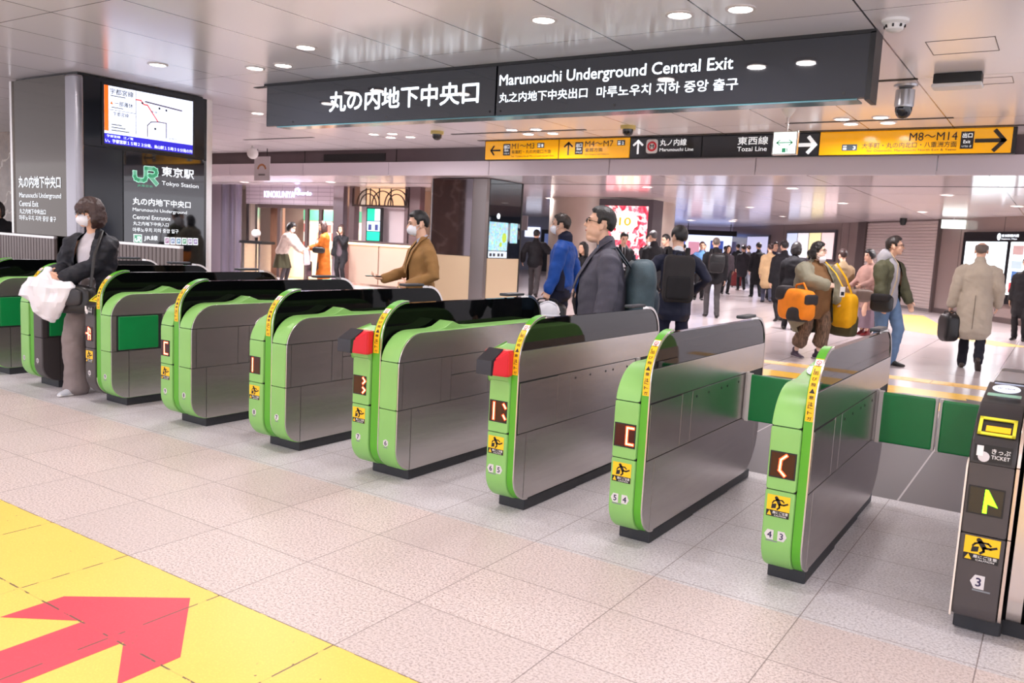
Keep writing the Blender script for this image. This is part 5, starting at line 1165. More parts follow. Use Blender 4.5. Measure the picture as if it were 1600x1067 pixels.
        if sleeves:
            for sh, e, w in ((shL,eL,wL),(shR,eR,wR)):
                r0 = .055*sl+p*.35; dz = V((0,0,.040-r0)); sx_ = V((.012 if sh.x < 0 else -.012, 0, 0))
                tube(bm, [sh.lerp(chest,.35)+dz*.7, sh+dz+sx_, sh.lerp(e,.18)+dz*.3, sh.lerp(e,.5), e, e.lerp(w,.5), e.lerp(w,1.0)], [r0,r0,.064*sl+p*.5,.060*sl+p*.55,.053*sl+p*.5,.048*sl+p*.5,.041*sl+p*.5], 14, caps=1)
        if collar:
            k = .80 if name == 'shirt' else .95; zt = .556 if name == 'shirt' else .566
            tube(bm, [sp(.49,-.02), sp(.53,-.015), sp(zt,-.010)], [(.090*k,.084*k),(.080*k,.080*k),(.078*k,.080*k)], 14, rs, caps=1)
        fn = None
        if open_:
            wt, wb = open_; z0, z1 = hem, neck0.z+.12; y0 = pel.y
            def fn(c):
                yy = (R.transposed() @ (c-pel)).y if c.z > hipz else c.y-y0
                xx = (R.transposed() @ (c-pel)).x if c.z > hipz else c.x
                t = (c.z-z0)/(z1-z0); return .035 < yy < .122+p+belly+.022 and abs(xx-P.get('opencx',0)) < wb+(wt-wb)*t
        return solid(name, bm, vc, m, root, 3, amp, freq, fn, scale=S)
    if P.get('inner'): garment('shirt', P['inner'], P.get('innerhem', .93), P.get('innerpuff', -.012), sleeves=False, collar=P.get('shirtcollar'), amp=.005)
    garment(P.get('topname', 'jacket'), top, P.get('hem', .80), P.get('puff', .012), P.get('open'), True, P.get('topflare', 0.), P.get('collar'), P.get('amp', .010), P.get('freq', 7), P.get('sleeve', 1.0))
    if P.get('cuffs'):
        bm = B()
        for e, w in ((eL,wL),(eR,wR)): tube(bm, [e.lerp(w,.93), e.lerp(w,1.03)], .035, 12, caps=1)
        for v in bm.verts: v.co *= S
        obj('cuffs', bm, P['cuffs'], root)
    return J

def lapels(J, m, dy=.0, w=.03, low=.06):
    bm = B(); R = J['R']; n = J['neck']; c = J['waist']
    for s in (-1,1):
        a = n+R @ V((s*.062,-.03,.045)); b = n+R @ V((s*.070,.055,-.01)); d = n+R @ V((s*.075,.105+dy,-.10)); e = c+R @ V((s*.02,.135+dy+J['bl'],low))
        tube(bm, [a, b, d, d.lerp(e,.6)+R @ V((0,.012,0)), e], [(w*.6,.007),(w,.008),(w*1.25,.008),(w*.9,.007),(w*.3,.006)], 10, J['rs'])
    fit('lapels', bm, m, J['root'], J['S'])
PT = cloth('black_suit_cloth', (32,31,35), .7); NAVY = cloth('navy_suit_cloth', (40,43,62), .65); BLKC = cloth('black_coat_cloth', (28,27,31), .75); CHAR = cloth('charcoal_trousers', (70,66,68), .7)
BLKL = mat('black_leather', (22,21,23), .38, bump=.15, bscale=60); WSHIRT = cloth('white_shirt', (224,226,232)); NAVYT = cloth('dark_navy_trousers', (34,36,56))
FWD = (-.55,.835); LEFT = (-.835,-.55); RIGHT = (.835,.55); NEARW = (.55,-.835)
def mixd(a, i, b, j): return (a[0]*i+b[0]*j, a[1]*i+b[1]*j)
def fit(name, bm, m, t, S=1, smooth=60, calc=True):
    for v in bm.verts: v.co *= S
    if calc: bmesh.ops.recalc_face_normals(bm, faces=bm.faces)
    return obj(name, bm, m, t, smooth=smooth)
def carry(name, label, cat, J, loc, turn=0, group=None): return thing(name, label, cat, J['w'](loc), J['rz']+turn, group)
def crumple(bm, amp, f):
    bm.normal_update(); sd = random.uniform(0, 9)
    for v in bm.verts: v.co += v.normal*amp*noise.noise(v.co*f+V((sd,0,0)))
    return bm
def backpack(J, label, m, m2, size=(.165,.11,.24), z=1.16, y=-.27, e=.55, straps=True):
    t = carry('backpack', label, 'backpack', J, (0,y,z)); a, b, c = size
    fit('pack_body', crumple(ell(B(), (0,0,0), (a,b,c), None, 32, e), .012, 9), m, t)
    fit('front_pocket', crumple(ell(B(), (0,-b*.75,-c*.35), (a*.8,b*.5,c*.5), None, 24, e), .008, 11), m2, t)
    fit('top_handle', tube(B(), [(-.04,b*.5,c*.9),(-.03,b*.5,c*1.1),(.03,b*.5,c*1.1),(.04,b*.5,c*.9)], .008, 8), m2, t)
    fit('zip', tube(B(), [(-a*.9,-b*.35,-c*.2),(-a*.75,-b*.4,c*.6),(0,-b*.4,c*.97),(a*.75,-b*.4,c*.6),(a*.9,-b*.35,-c*.2)], .005, 6), BLKL, t)
    if straps:
        for s in (-1,1):
            fit('shoulder_strap', tube(B(), [(s*.09,b*.8,c*.75),(s*.10,b+.09,c*.8+.13),(s*.105,b+.19,c*.62+.14),(s*.125,b+.30,c*.2+.04),(s*.15,b+.25,-c*.35),(s*.14,b*.8,-c*.7)], [(.026,.009)]*6, 8, (1,0,0)), m2, t)
    return t
def soft_bag(name, label, cat, J, loc, size, m, m2, drop=.22, e=.6, turn=0, handles=1, hw=None, group=None):
    """bag hanging under a hand at loc"""
    t = carry(name, label, cat, J, loc, turn, group); a, b, c = size; hw = hw or a*.5
    fit('bag_body', crumple(ell(B(), (0,0,-drop-c), (a,b,c), None, 28, e), .010, 10), m, t)
    for s in ((-1,1) if handles == 2 else (0,)):
        fit('handle', tube(B(), [(-hw,s*b*.6,-drop-c*.25),(-hw*.8,s*b*.4,-drop*.5),(0,0,-.012),(hw*.8,s*b*.4,-drop*.5),(hw,s*b*.6,-drop-c*.25)], .008, 8), m2, t)
    fit('zip', tube(B(), [(-a*.8,0,-drop-c*.06),(0,0,-drop+.004),(a*.8,0,-drop-c*.06)], .006, 6), m2, t)
    return t
# 1 woman with the plastic bag
J = person('woman with brown bob and white mask in black padded jacket holding a white plastic bag', -6.68, 3.80, (.42,-.9), 1.60, near=True, hair='bob', hairm=HBRN, mask=True, glasses=True, hyaw=-.72, hpitch=-.10, hairgap=74,
  top=cloth('black_padded_jacket', (34,35,42), .55), inner=cloth('pale_grey_sweater', (200,196,204)), innerhem=.80, hem=.86, puff=.03, sleeve=1.25, open=(.045,.115), opencx=.02, amp=.013, freq=13, legs=cloth('grey_wide_trousers', (140,128,126), .75), legw=1.35, cuff=1.4, shoes=mat('pale_sneaker', (206,210,218), .5), sole=WHITE,
  lf=(-.02,-.20,.0), rf=(.12,.14,.0), lpitch=-.25, rh=(.17,.30,1.05), lh=(.05,.34,1.03), lgrip='grip', rgrip='grip', lean=.05, lh_dir=(.8,.3,-.2), rh_dir=(-.2,.8,0))
t = carry('plastic_bag', 'crumpled white plastic bag held by the woman at the left gate', 'bag', J, (.17,.36,1.02))
bm = B(); pts = []
for k, (z, w, d) in enumerate([(.04,.05,.03),(.0,.16,.06),(-.06,.22,.09),(-.13,.21,.10),(-.21,.15,.085),(-.28,.09,.05),(-.34,.03,.02)]):
    pts.append([(.02-.05*(k == 6)+w*math.cos(2*PI*j/26), d*math.sin(2*PI*j/26), z) for j in range(26)])
loft(bm, pts); bmesh.ops.subdivide_edges(bm, edges=bm.edges[:], cuts=1, use_grid_fill=True); crumple(bm, .045, 9); crumple(bm, .018, 26)
fit('bag_body', bm, mat('white_thin_plastic', (232,230,236), .35), t, smooth=25); fit('knot', crumple(ell(B(), (.02,0,.06), (.04,.025,.04)), .02, 30), MATS['white_thin_plastic'], t)
t = carry('handbag', 'black shoulder bag hanging at the hip of the woman with the plastic bag', 'handbag', J, (.02,.28,.86))
fit('bag_body', crumple(ell(B(), (0,0,0), (.19,.075,.115), None, 30, .5), .012, 8), BLKL, t); fit('shoulder_strap', tube(B(), [(-.16,0,.1),(-.16,-.05,.35),(-.13,-.20,.55),(-.10,-.34,.45),(.1,-.30,.15),(.16,-.02,.1)], [(.014,.005)]*6, 8), BLKL, t); fit('flap_piece', crumple(ell(B(), (0,.07,.02), (.14,.03,.07), None, 20, .5), .004, 12), mat('dark_grey_leather', (44,42,46), .4), t)
# 2 man in the camel coat
J = person('man in camel overcoat and white mask holding a phone behind the gates', -5.2, 6.2, mixd(LEFT,.9,NEARW,.35), 1.67, near=True, mask=True, hpitch=-.12, hairthick=1.25, top=cloth('camel_overcoat', (150,112,68), .75), hem=.42, puff=.022, topflare=.12, open=(.04,.03), inner=cloth('pale_blue_shirt', (186,188,206)), collar=False, shirtcollar=True,
  legs=CHAR, rh=(.15,.33,1.04), lh=(-.15,.15,1.0), rgrip='hold', lgrip='hold', rh_palm=(0,0,1), rh_dir=(.1,1,.05), lh_dir=(.5,.8,-.1), lf=(-.09,.12,0), rf=(.09,-.12,0))
lapels(J, MATS['camel_overcoat'], .02)
t = carry('phone', 'dark phone held out by the man in the camel overcoat', 'phone', J, (.16,.435,1.06)); fit('phone_body', box(B(), -.036,.036,-.075,.075,-.004,.004,.003), BLACK, t); fit('screen', box(B(), -.032,.032,-.07,.07,.004,.0048), mat('dark_phone_glass', (30,36,48), .1), t, smooth=0)
t = carry('pouch', 'small cream pouch hanging from the hand of the man in the camel overcoat', 'bag', J, (-.10,.24,.98)); fit('pouch_body', crumple(ell(B(), (0,0,-.12), (.13,.04,.085), None, 26, .45), .006, 12), cloth('cream_leather', (206,182,142), .5), t); fit('loop', tube(B(), [(-.08,0,-.05),(-.03,0,.0),(.03,0,.0),(.08,0,-.05)], .006, 8), MATS['cream_leather'], t)
# 3-5 at the shops
J = person('woman in white sweater and olive skirt bending over her phone by the grocery', -16.6, 14.4, mixd(RIGHT,.95,NEARW,.2), 1.66, hair='bob', mask=True, facing=True, lean=.42, hpitch=-.5, hipy=-.06, top=cloth('cream_knit_sweater', (206,190,180)), hem=.86, puff=.035, sleeve=1.35, legs=cloth('olive_skirt', (74,72,54)), legkind='skirt', skirt=.48, flare=.27, tights=cloth('grey_pleated_hem', (84,78,82)), rh=(.08,.52,.92), lh=(-.06,.54,.92), rgrip='hold', lgrip='hold')
t = carry('phone', 'phone in the hands of the woman in the white sweater', 'phone', J, (.0,.60,.95)); fit('phone_body', box(B(), -.036,.036,-.07,.07,-.005,.005,.003), BLACK, t)
J = person('woman in long rust coat standing at the grocery entrance', -15.76, 14.95, mixd(LEFT,.95,NEARW,.2), 1.68, hair='long', hairm=HBRN, facing=True, top=cloth('rust_long_coat', (172,92,26), .65), hem=.30, topflare=.28, puff=.028, legs=CHAR, rh=(.10,.34,1.02), lh=(-.10,.32,1.0), rgrip='hold', lgrip='grip')
soft_bag('shopping_bag', 'white shopping bag held by the woman in the rust coat', 'bag', J, (.05,.42,1.0), (.17,.09,.19), cloth('white_paper', (220,214,220)), cloth('white_paper', (220,214,220)), .04, .4)
soft_bag('shopping_bag', 'dark patterned shopping bag below the white bag of the woman in the rust coat', 'bag', J, (.12,.36,.72), (.15,.07,.20), mat('dark_print_bag', (96,70,78), .5, var=.9, vscale=9), BLKL, .04, .4)
t = carry('waist_pouch', 'black pouch worn at the waist of the woman in the rust coat', 'bag', J, (-.19,.12,.98)); fit('pouch_body', crumple(ell(B(), (0,0,0), (.06,.16,.08), None, 22, .6), .006, 12), BLKL, t); fit('strap', tube(B(), [(0,.1,.06),(.06,.06,.25),(.12,-.06,.38)], .008, 8), BLKL, t)
J = person('woman in black jacket touching her chin by the coffee stand', -16.3, 16.1, mixd(NEARW,.9,LEFT,.3), 1.63, hair='long', hairm=HBRN, facing=True, hairgap=58, top=BLKC, hem=.72, puff=.03, open=(.03,.09), inner=cloth('dark_grey_top', (90,78,84)), innerhem=.84, innerpuff=.0, legs=PT, lh=(-.02,.18,1.40), rh=(.26,.05,.86), lh_pole=(-.6,-.2,-.8), shoes=mat('black_shoe', (28,25,25), .35))
# 6 walking away beside the pillar
J = person('man in black jacket and grey jeans walking away beside the glass pillar', -11.75, 18.7, mixd(FWD,1,RIGHT,.15), 1.76, hairthick=1.2, top=BLKC, hem=.84, puff=.035, sleeve=1.2, collar=True, legs=CHAR, lf=(-.09,.16,0), rf=(.09,-.22,.03), rpitch=-.4, rh=(.24,.20,1.22), lh=(-.32,.0,.90), legw=1.1)
J = person('person in dark coat half hidden behind the right side of the glass pillar', -12.2, 18.0, mixd(FWD,1,LEFT,.2), 1.66, top=cloth('dark_brown_coat', (50,44,44)), hem=.55, puff=.025, legs=PT, hairm=HBRN)
J = person('distant person in tan coat walking far left of the round column', -18.6, 31.5, FWD, 1.68, hairm=HBRN, top=cloth('tan_coat', (152,122,92)), hem=.6, legs=CHAR, lf=(-.08,.16,0), rf=(.08,-.2,.02))
# 7 man in blue
BLUE = cloth('blue_work_jacket', (24,74,158), .5)
J = person('man in blue work jacket and mask carrying a black bag and white helmet', -5.05, 8.65, mixd(LEFT,.95,FWD,.22), 1.78, near=True, mask=True, hairm=mat('very_dark_brown_hair', (40,31,28), .45, bump=.4, bscale=30), spiky=1.5, hairthick=1.15, hpitch=.05, top=BLUE, hem=.90, puff=.028, sleeve=1.15, collar=True, legs=NAVYT, lh=(-.27,.10,.80), rh=(.26,-.20,.80), lgrip='grip', rgrip='relax', lh_palm=(1,0,0), lf=(-.09,.1,0), rf=(.09,-.12,0), bw=1.05, amp=.013)
S_ = J['S']; bm = B()
for s in (-1,1): tube(bm, [(s*.185,-.02,.86),(s*.19,-.02,1.0),(s*.185,-.015,1.14)], [(.055,.03),(.06,.03),(.02,.02)], 12, (0,1,0))
fit('side_panel', bm, NAVYT, J['root'], S_); fit('collar_band', tube(B(), [J['neck']+V((0,-.01,-.02)), J['neck']+V((0,-.005,.035))], [(.083,.083),(.084,.086)], 16), NAVYT, J['root'], S_)
soft_bag('work_bag', 'black work bag in the hand of the man in the blue jacket', 'bag', J, J['hL']+V((0,.01,-.07)), (.10,.24,.15), BLKL, BLKL, .05, .55, handles=2)
t = carry('helmet', 'white safety helmet hanging on the black bag of the man in blue', 'helmet', J, J['hL']+V((-.235,-.06,-.21))); bm = B(); ell(bm, (0,0,0), (.10,.13,.125), None, 28); fit('shell', bm, mat('glossy_white_shell', (222,222,230), .25), t)
fit('brim', lathe(B(), [(.118,.0),(.137,-.005),(.137,-.014),(.116,-.012)], (0,0,-.03), 30), MATS['glossy_white_shell'], t); fit('rib', tube(B(), [(.0,-.126,.0),(-.04,-.085,.085),(-.045,0,.118),(-.04,.085,.085),(0,.126,.0)], .012, 8), MATS['glossy_white_shell'], t)
# 8 big man
SUITG = cloth('slate_grey_suit_cloth', (78,76,88), .65)
J = person('stout man in grey suit and glasses looking up, wearing a teal grey backpack', -2.90, 5.58, mixd(LEFT,1,FWD,.0), 1.72, near=True, glasses=True, fat=True, bw=1.14, belly=.055, hpitch=.16, hairthick=1.25, top=SUITG, hem=.76, puff=.026, sleeve=1.15, collar=True, inner=cloth('blue_collar_shirt', (110,140,180)), shirtcollar=True, innerpuff=.0, open=(.03,.05), legs=cloth('dark_grey_suit_trousers', (58,58,68)), lh=(-.38,.03,.84), rh=(.34,.04,.84), lf=(-.1,.08,0), rf=(.1,-.1,0), amp=.012)
lapels(J, MATS['slate_grey_suit_cloth'], .02)
backpack(J, 'large teal grey backpack on the stout man in the grey suit', cloth('teal_grey_nylon', (70,86,94), .5, var=.4, vscale=6), cloth('dark_teal_nylon', (48,58,68), .5), (.185,.115,.25), 1.10, -.285, .6)
# 9 navy suit, from behind
J = person('man in navy suit seen from behind with a square dark backpack', -3.58, 8.66, mixd(FWD,1,RIGHT,.1), 1.69, near=True, facing=False, hairthick=1.35, hyaw=.35, top=NAVY, hem=.74, puff=.016, inner=WSHIRT, shirtcollar=True, innerpuff=-.01, collar=False, legs=NAVYT, lh=(-.20,.16,.98), rh=(.20,.16,.98), lh_pole=(-1,-.6,0), rh_pole=(1,-.6,0), lf=(-.12,.03,0), rf=(.12,-.03,0))
backpack(J, 'square dark grey backpack on the man in the navy suit', cloth('dark_grey_canvas', (50,47,48), .75), cloth('black_canvas', (36,34,36), .75), (.165,.10,.255), 1.14, -.24, .3)
# 10 grey haired man walking away
J = person('man with cropped brown hair in black jacket and grey trousers walking away with backpack', -6.43, 17.66, mixd(FWD,1,RIGHT,.1), 1.74, hair='short', hairthick=.5, hairm=HGRY, top=BLKC, hem=.80, puff=.03, collar=True, legs=CHAR, lf=(-.1,.12,0), rf=(.1,-.14,.0), rpitch=-.2, bw=1.08)
backpack(J, 'black backpack on the man with cropped hair and grey trousers', BLKL, cloth('black_canvas', (36,34,36), .75), (.17,.10,.22), 1.17, -.25, .5)
# 11-14 group by the red screen
J = person('man in black coat with lowered white mask facing the hall, hands together', -8.15, 17.9, mixd(NEARW,.9,RIGHT,.3), 1.77, facing=True, mask=-.10, top=PT, hem=.55, puff=.022, open=(.05,.0), inner=WSHIRT, legs=PT, rh=(.02,.30,1.06), lh=(-.05,.32,1.04), rgrip='hold', lgrip='hold')
J = person('man in black coat turned left beside the man with the lowered mask', -7.6, 17.7, mixd(LEFT,.9,NEARW,.35), 1.76, facing=True, top=PT, hem=.5, puff=.026, legs=PT, hpitch=-.2)
J = person('man in dark suit and tie looking down in front of the red screen', -7.62, 15.5, mixd(NEARW,1,RIGHT,.1), 1.73, facing=True, hpitch=-.4, top=PT, hem=.76, puff=.018, open=(.06,.02), inner=WSHIRT, legs=PT)
lapels(J, PT, .01); fit('necktie', tube(B(), [J['neck']+V((0,.085,-.02)), J['waist']+V((0,.125,.05))], [(.016,.006),(.03,.006)], 8, (1,0,0)), PT, J['root'], J['S'])
J = person('man with grey cropped hair seen from behind before the red screen', -7.15, 15.95, mixd(FWD,.9,LEFT,.4), 1.80, hair='short', hairthick=.5, hairm=mat('steel_grey_hair', (86,82,84), .5), top=PT, hem=.7, puff=.024, legs=PT, collar=True)
J = person('person with long black hair half hidden behind the stout man in grey', -7.2, 13.1, mixd(NEARW,.6,LEFT,.8), 1.48, hair='long', top=BLKC, hem=.6, puff=.02, legs=PT)
# 15.. crowd walking away down the hall
J = person('man in long black coat walking far down the hall with an olive bag', -8.54, 27.5, FWD, 1.80, hairthick=1.3, top=BLKC, hem=.48, puff=.03, collar=True, legs=PT, lf=(-.08,.15,0), rf=(.08,-.2,.02), rh=(.27,.02,.80), rgrip='grip')
soft_bag('tote_bag', 'olive brown bag carried by the far man in the long black coat', 'bag', J, J['hR']+V((0,0,-.07)), (.17,.09,.22), cloth('olive_canvas', (78,70,48)), cloth('olive_canvas', (78,70,48)), .12, .6)
J = person('person in beige coat walking away down the hall', -7.35, 24.78, mixd(FWD,1,RIGHT,.15), 1.74, hairm=HBRN, top=cloth('beige_coat', (178,148,112)), hem=.52, puff=.03, topflare=.1, legs=cloth('slate_blue_trousers', (70,72,92)), lf=(-.08,.18,0), rf=(.08,-.2,.03))
J = person('person in long black coat walking away just behind the stout woman', -5.15, 18.4, mixd(FWD,1,LEFT,.05), 1.75, hairthick=1.35, top=BLKC, hem=.46, puff=.034, sleeve=1.15, collar=True, legs=PT, lf=(-.1,-.16,.03), rf=(.1,.14,0), lpitch=-.35)
J = person('dark haired person in dark jacket mostly hidden by the stout woman', -4.39, 16.45, mixd(FWD,.8,RIGHT,.5), 1.69, hair='bob', top=BLKC, hem=.7, puff=.03, legs=PT)
J = person('person in navy coat facing the camera far down the hall beside the beige coat', -7.75, 26.6, NEARW, 1.82, facing=True, top=NAVY, hem=.5, puff=.025, legs=PT)
J = person('person in black coat far down the hall, left of the red suitcase', -12.1, 36.0, FWD, 1.80, top=BLKC, hem=.6, puff=.03, legs=PT, lf=(-.08,.14,0), rf=(.08,-.18,.02))
J = person('traveller in black jacket and pale grey trousers far down the hall', -11.1, 34.4, mixd(FWD,1,LEFT,.2), 1.75, hairm=HBRN, top=cloth('black_white_jacket', (60,58,64)), hem=.8, puff=.035, legs=cloth('pale_grey_trousers', (150,150,162)), legw=1.15, shoes=mat('pale_sneaker', (206,210,218)), lf=(-.08,.14,0), rf=(.08,-.18,.02))
t = carry('suitcase', 'small dark red suitcase far down the hall', 'suitcase', J, (-.5,-.1,0)); fit('case_body', box(B(), -.2,.2,-.12,.12,.06,.66,.03), cloth('dark_red_fabric', (96,34,36)), t); fit('pull_handle', tube(B(), [(-.1,-.1,.64),(-.1,-.1,1.0),(.1,-.1,1.0),(.1,-.1,.64)], .012, 8), STEEL_D, t)
for x in (-.15,.15): bm = B(); tube(bm, [(x-.015,0,.03),(x+.015,0,.03)], .03, 12, caps=0); fit('wheel', bm, BLACK, t)
J = person('woman in dark clothes right behind the man with cropped hair', -9.75, 27.97, mixd(NEARW,1,RIGHT,.1), 1.66, hair='long', hairm=HBRN, facing=True, top=cloth('dark_mauve_coat', (66,56,62)), hem=.6, puff=.02, legs=PT)
J = person('person in bright pale blue jacket facing the camera deep in the hall', -8.95, 23.4, mixd(NEARW,1,LEFT,.1), 1.70, facing=True, hairm=HBRN, top=cloth('pale_blue_jacket', (110,160,220)), hem=.8, puff=.03, collar=True, legs=PT)
for i, (x, y, hh, c, f, l) in enumerate([(-13.2,37.5,1.70,(40,38,44),FWD,'tiny figure in dark coat below the dark hanging board'),(-12.6,33.2,1.72,(70,70,84),NEARW,'tiny figure in grey coming towards the camera in the deep hall'),(-14.4,35.5,1.68,(120,108,110),FWD,'tiny figure in mauve grey coat at the far left of the deep hall'),(-10.4,31.6,1.72,(44,42,48),FWD,'small figure in dark jacket behind the person in the black coat'),(-12.9,30.6,1.66,(52,50,66),NEARW,'small figure in slate jacket behind the navy suit man'),(-9.9,36.6,1.74,(34,32,36),FWD,'tiny figure in black right of the red suitcase')]):
    person(l, x, y, f, hh, vox=.026, top=cloth('crowd_coat_%d' % i, c), hem=.6, puff=.03, legs=PT, lf=(-.08,.12,0), rf=(.08,-.15,.02))
# 23 stout woman
PATT = mat('brown_patterned_trousers', (112,88,70), .75, var=.75, vscale=34, stretch=(2.2,2.2,.35))
PARKA = cloth('khaki_parka', (138,134,116), .7)
J = person('stout woman with glasses in khaki parka and brown sweater carrying orange and yellow bags', -2.96, 12.17, mixd(RIGHT,.42,NEARW,.92), 1.64, near=True, glasses=True, fat=True, bw=1.42, belly=.14, mask=-.115, hair='long', hairend=-.12, ponytail=True, hairgap=92, hyaw=.55, top=PARKA, hem=.56, topflare=.12, puff=.055, sleeve=1.5, open=(.08,.25), inner=cloth('brown_knit_sweater', (124,92,62)), innerhem=.74, innerpuff=.03, shirtcollar=True, legs=PATT, legw=1.5, legend=.24, cuff=1.25, skin=cloth('fair_skin', (232,196,176), .5, bump=0), shoes=mat('dark_purple_sneaker', (58,42,62), .5), sole=mat('pale_sole', (180,172,176), .6),
  rh=(.10,.36,1.10), lh=(-.34,.22,.82), rgrip='hold', lgrip='grip', rh_pole=(1,-.5,-.3), rh_dir=(-.9,.4,.1), lf=(-.12,.12,0), rf=(.12,-.08,0), lpitch=-.0)
t = carry('bag', 'orange and black checked bag hanging from the arm of the stout woman', 'bag', J, (.44,.16,.95))
fit('bag_body', crumple(ell(B(), (0,0,-.14), (.15,.27,.22), None, 30, .5), .02, 6), cloth('orange_fabric', (240,140,36), .6), t)
for c, s in (((.02,-.18,.0),(.145,.12,.11)),((.03,.08,-.26),(.14,.13,.11)),((-.02,.20,-.06),(.13,.08,.08))): fit('black_patch', crumple(ell(B(), c, s, None, 22, .5), .01, 8), cloth('black_fabric', (48,46,50), .6), t)
fit('handle', tube(B(), [(-.05,-.12,.04),(-.05,-.08,.13),(-.05,.05,.16),(-.05,.14,.04)], .014, 8), MATS['orange_fabric'], t)
t = carry('tote_bag', 'yellow shoulder tote at the far side of the stout woman', 'bag', J, (-.40,.24,.80)); fit('bag_body', crumple(ell(B(), (0,0,-.06), (.10,.20,.25), None, 26, .5), .012, 8), cloth('mustard_canvas', (230,170,24), .7), t); fit('shoulder_strap', tube(B(), [(0,.14,.14),(.12,.10,.4),(.2,-.02,.6),(.18,-.2,.5),(.02,-.16,.12)], [(.018,.005)]*5, 8), MATS['mustard_canvas'], t)
t = carry('tote_bag', 'dark olive tote hanging below the yellow one of the stout woman', 'bag', J, (-.46,.18,.58)); fit('bag_body', crumple(ell(B(), (0,0,-.05), (.08,.24,.17), None, 26, .4), .01, 8), cloth('dark_olive_canvas', (82,78,54)), t)
t = carry('name_card', 'white name card on a lanyard on the chest of the stout woman', 'card', J, (-.16,.41,1.02)); fit('card', box(B(), -.045,.045,-.004,.004,-.07,.07,.003), WHITE, t); fit('card_print', box(B(), -.03,.03,.004,.005,-.05,.0), SDK, t, smooth=0); fit('lanyard', tube(B(), [(0,-.0,.07),(.05,-.10,.25),(.10,-.26,.40)], [(.012,.003)]*3, 8), cloth('yellow_ribbon', (236,180,40)), t)
# 24-25 behind
J = person('person in tan jacket seen from behind, right of the stout woman', -3.6, 16.9, mixd(FWD,1,LEFT,.1), 1.60, hair='short', hairm=HBRN, hairthick=1.5, top=cloth('tan_jacket', (160,138,108)), hem=.62, puff=.035, legs=CHAR)
J = person('woman in dusty pink coat with a brown handbag behind the olive jacket man', -3.1, 16.87, mixd(LEFT,.85,NEARW,.3), 1.62, facing=True, hair='bob', hairend=-.06, hairgap=80, top=cloth('dusty_pink_coat', (168,132,122)), hem=.56, puff=.028, legs=cloth('mauve_long_skirt', (128,108,118)), legkind='skirt', skirt=.16, flare=.20, shoes=mat('dark_red_shoe', (120,28,34), .35), lh=(-.16,.30,1.0), rh=(.16,.28,.98), lgrip='grip')
soft_bag('handbag', 'brown handbag on the arm of the woman in the dusty pink coat', 'handbag', J, (-.2,.30,1.02), (.10,.22,.12), cloth('taupe_leather', (104,86,76), .5), cloth('taupe_leather', (104,86,76), .5), .08, .6)
# 26 olive jacket
J = person('man with glasses in olive jacket, grey hoodie and jeans looking right', -2.02, 12.4, mixd(RIGHT,.6,NEARW,.86), 1.76, near=True, glasses=True, spiky=1.2, hairthick=1.3, hyaw=.5, hpitch=.06, hairm=mat('very_dark_brown_hair', (40,31,28)), top=cloth('olive_field_jacket', (84,84,64), .65), hem=.80, puff=.035, sleeve=1.2, open=(.06,.14), inner=cloth('light_grey_hoodie', (172,170,176)), innerhem=.80, innerpuff=.005, shirtcollar=True, legs=cloth('blue_jeans', (104,130,164), .8), legw=1.08, lh=(-.28,.18,.80), rh=(.26,.10,.82), rgrip='relax', lf=(-.1,.12,0), rf=(.1,-.12,0), amp=.013)
fit('hood', crumple(tube(B(), [J['neck']+V((0,-.07,-.06)), J['neck']+V((0,-.06,.0)), J['neck']+V((0,-.03,.05))], [(.13,.09),(.135,.10),(.115,.095)], 18), .01, 9), MATS['light_grey_hoodie'], J['root'], J['S'])
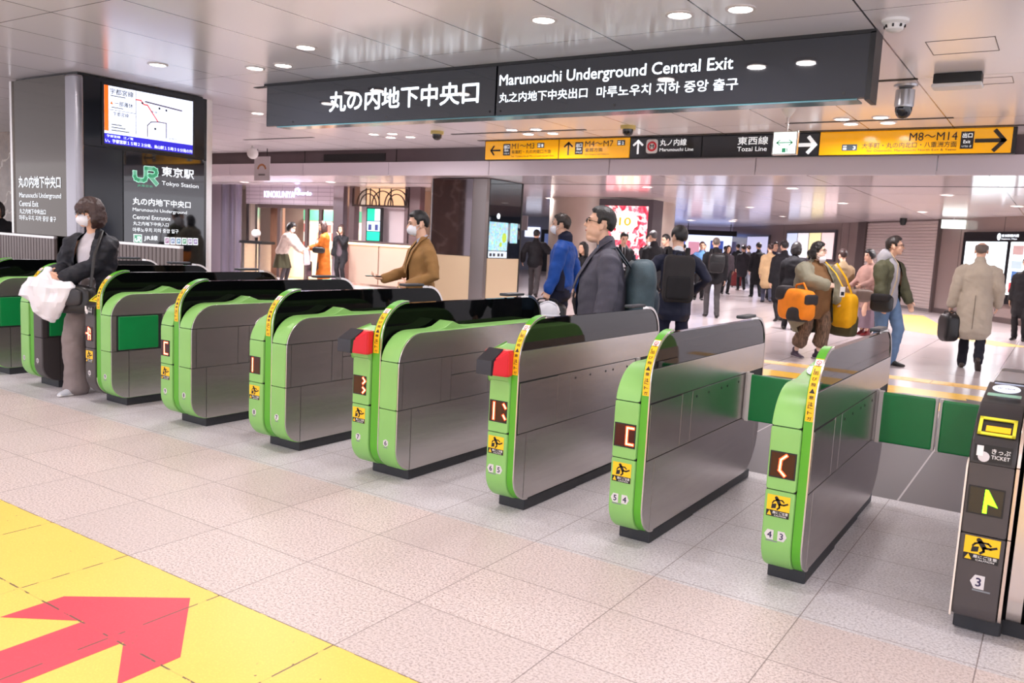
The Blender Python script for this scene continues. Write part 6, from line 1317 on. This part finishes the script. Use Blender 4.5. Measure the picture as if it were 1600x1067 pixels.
t = carry('shoulder_bag', 'black camera bag at the hip of the man in the olive jacket', 'bag', J, (.30,.12,.86)); fit('bag_body', crumple(ell(B(), (0,0,-.02), (.07,.15,.12), None, 26, .5), .006, 9), BLKL, t); fit('bag_flap', crumple(ell(B(), (.03,0,.05), (.055,.14,.06), None, 22, .5), .004, 9), cloth('black_canvas', (36,34,36)), t); fit('shoulder_strap', tube(B(), [(0,.12,.08),(-.06,.14,.3),(-.13,.10,.52),(-.18,-.05,.66)], [(.016,.004)]*4, 8), cloth('beige_strap', (200,180,146)), t)
t = thing('suitcase', 'dark wheeled case on the floor right of the man in the olive jacket', 'suitcase', (-2.95,17.6,0), .5); fit('case_body', box(B(), -.12,.12,-.17,.17,.07,.40,.03), BLKL, t)
for y in (-.13,.13): bm = B(); tube(bm, [(-.13,y,.06),(-.10,y,.06)], .06, 14, caps=0); fit('wheel', bm, BLACK, t)
# 27 old man
J = person('elderly man in long beige overcoat walking away with a black bag', -1.0, 13.15, (-.05,1), 1.76, near=True, facing=False, hair='balding', hairm=HGRY, hairthick=1.6, top=cloth('pale_beige_overcoat', (184,172,156), .75, var=.05), hem=.50, topflare=.10, puff=.030, sleeve=1.2, collar=True, legs=cloth('near_black_trousers', (34,34,44)), lh=(-.29,.0,.80), lgrip='grip', lh_palm=(1,0,0), rh=(.26,.14,.88), lf=(-.08,.10,0), rf=(.12,-.20,.07), rpitch=-.75, shoes=mat('dark_brown_shoe', (52,40,36), .4), bw=1.05)
bm = B(); tube(bm, [V((0,-.176,.55)), V((0,-.172,.80)), V((0,-.150,1.0))], [(.004,.004)]*3, 8); fit('back_vent', bm, mat('coat_seam', (120,110,98), .8), J['root'], J['S'])
soft_bag('briefcase', 'soft black briefcase in the left hand of the elderly man', 'bag', J, J['hL']+V((0,0,-.07)), (.10,.19,.20), BLKL, BLKL, .04, .5, handles=2, turn=.45)
# 28-29 at the picture edges
J = person('person in black coat cut off by the right picture edge near the information board', -.64, 19.2, mixd(LEFT,.6,NEARW,.6), 1.64, top=BLKC, hem=.55, puff=.03, legs=PT)
J = person('dark dressed person half hidden by the left pillar edge', -14.3, 6.55, mixd(NEARW,1,RIGHT,.2), 1.63, top=BLKC, hem=.6, puff=.03, legs=PT, hair='bob')
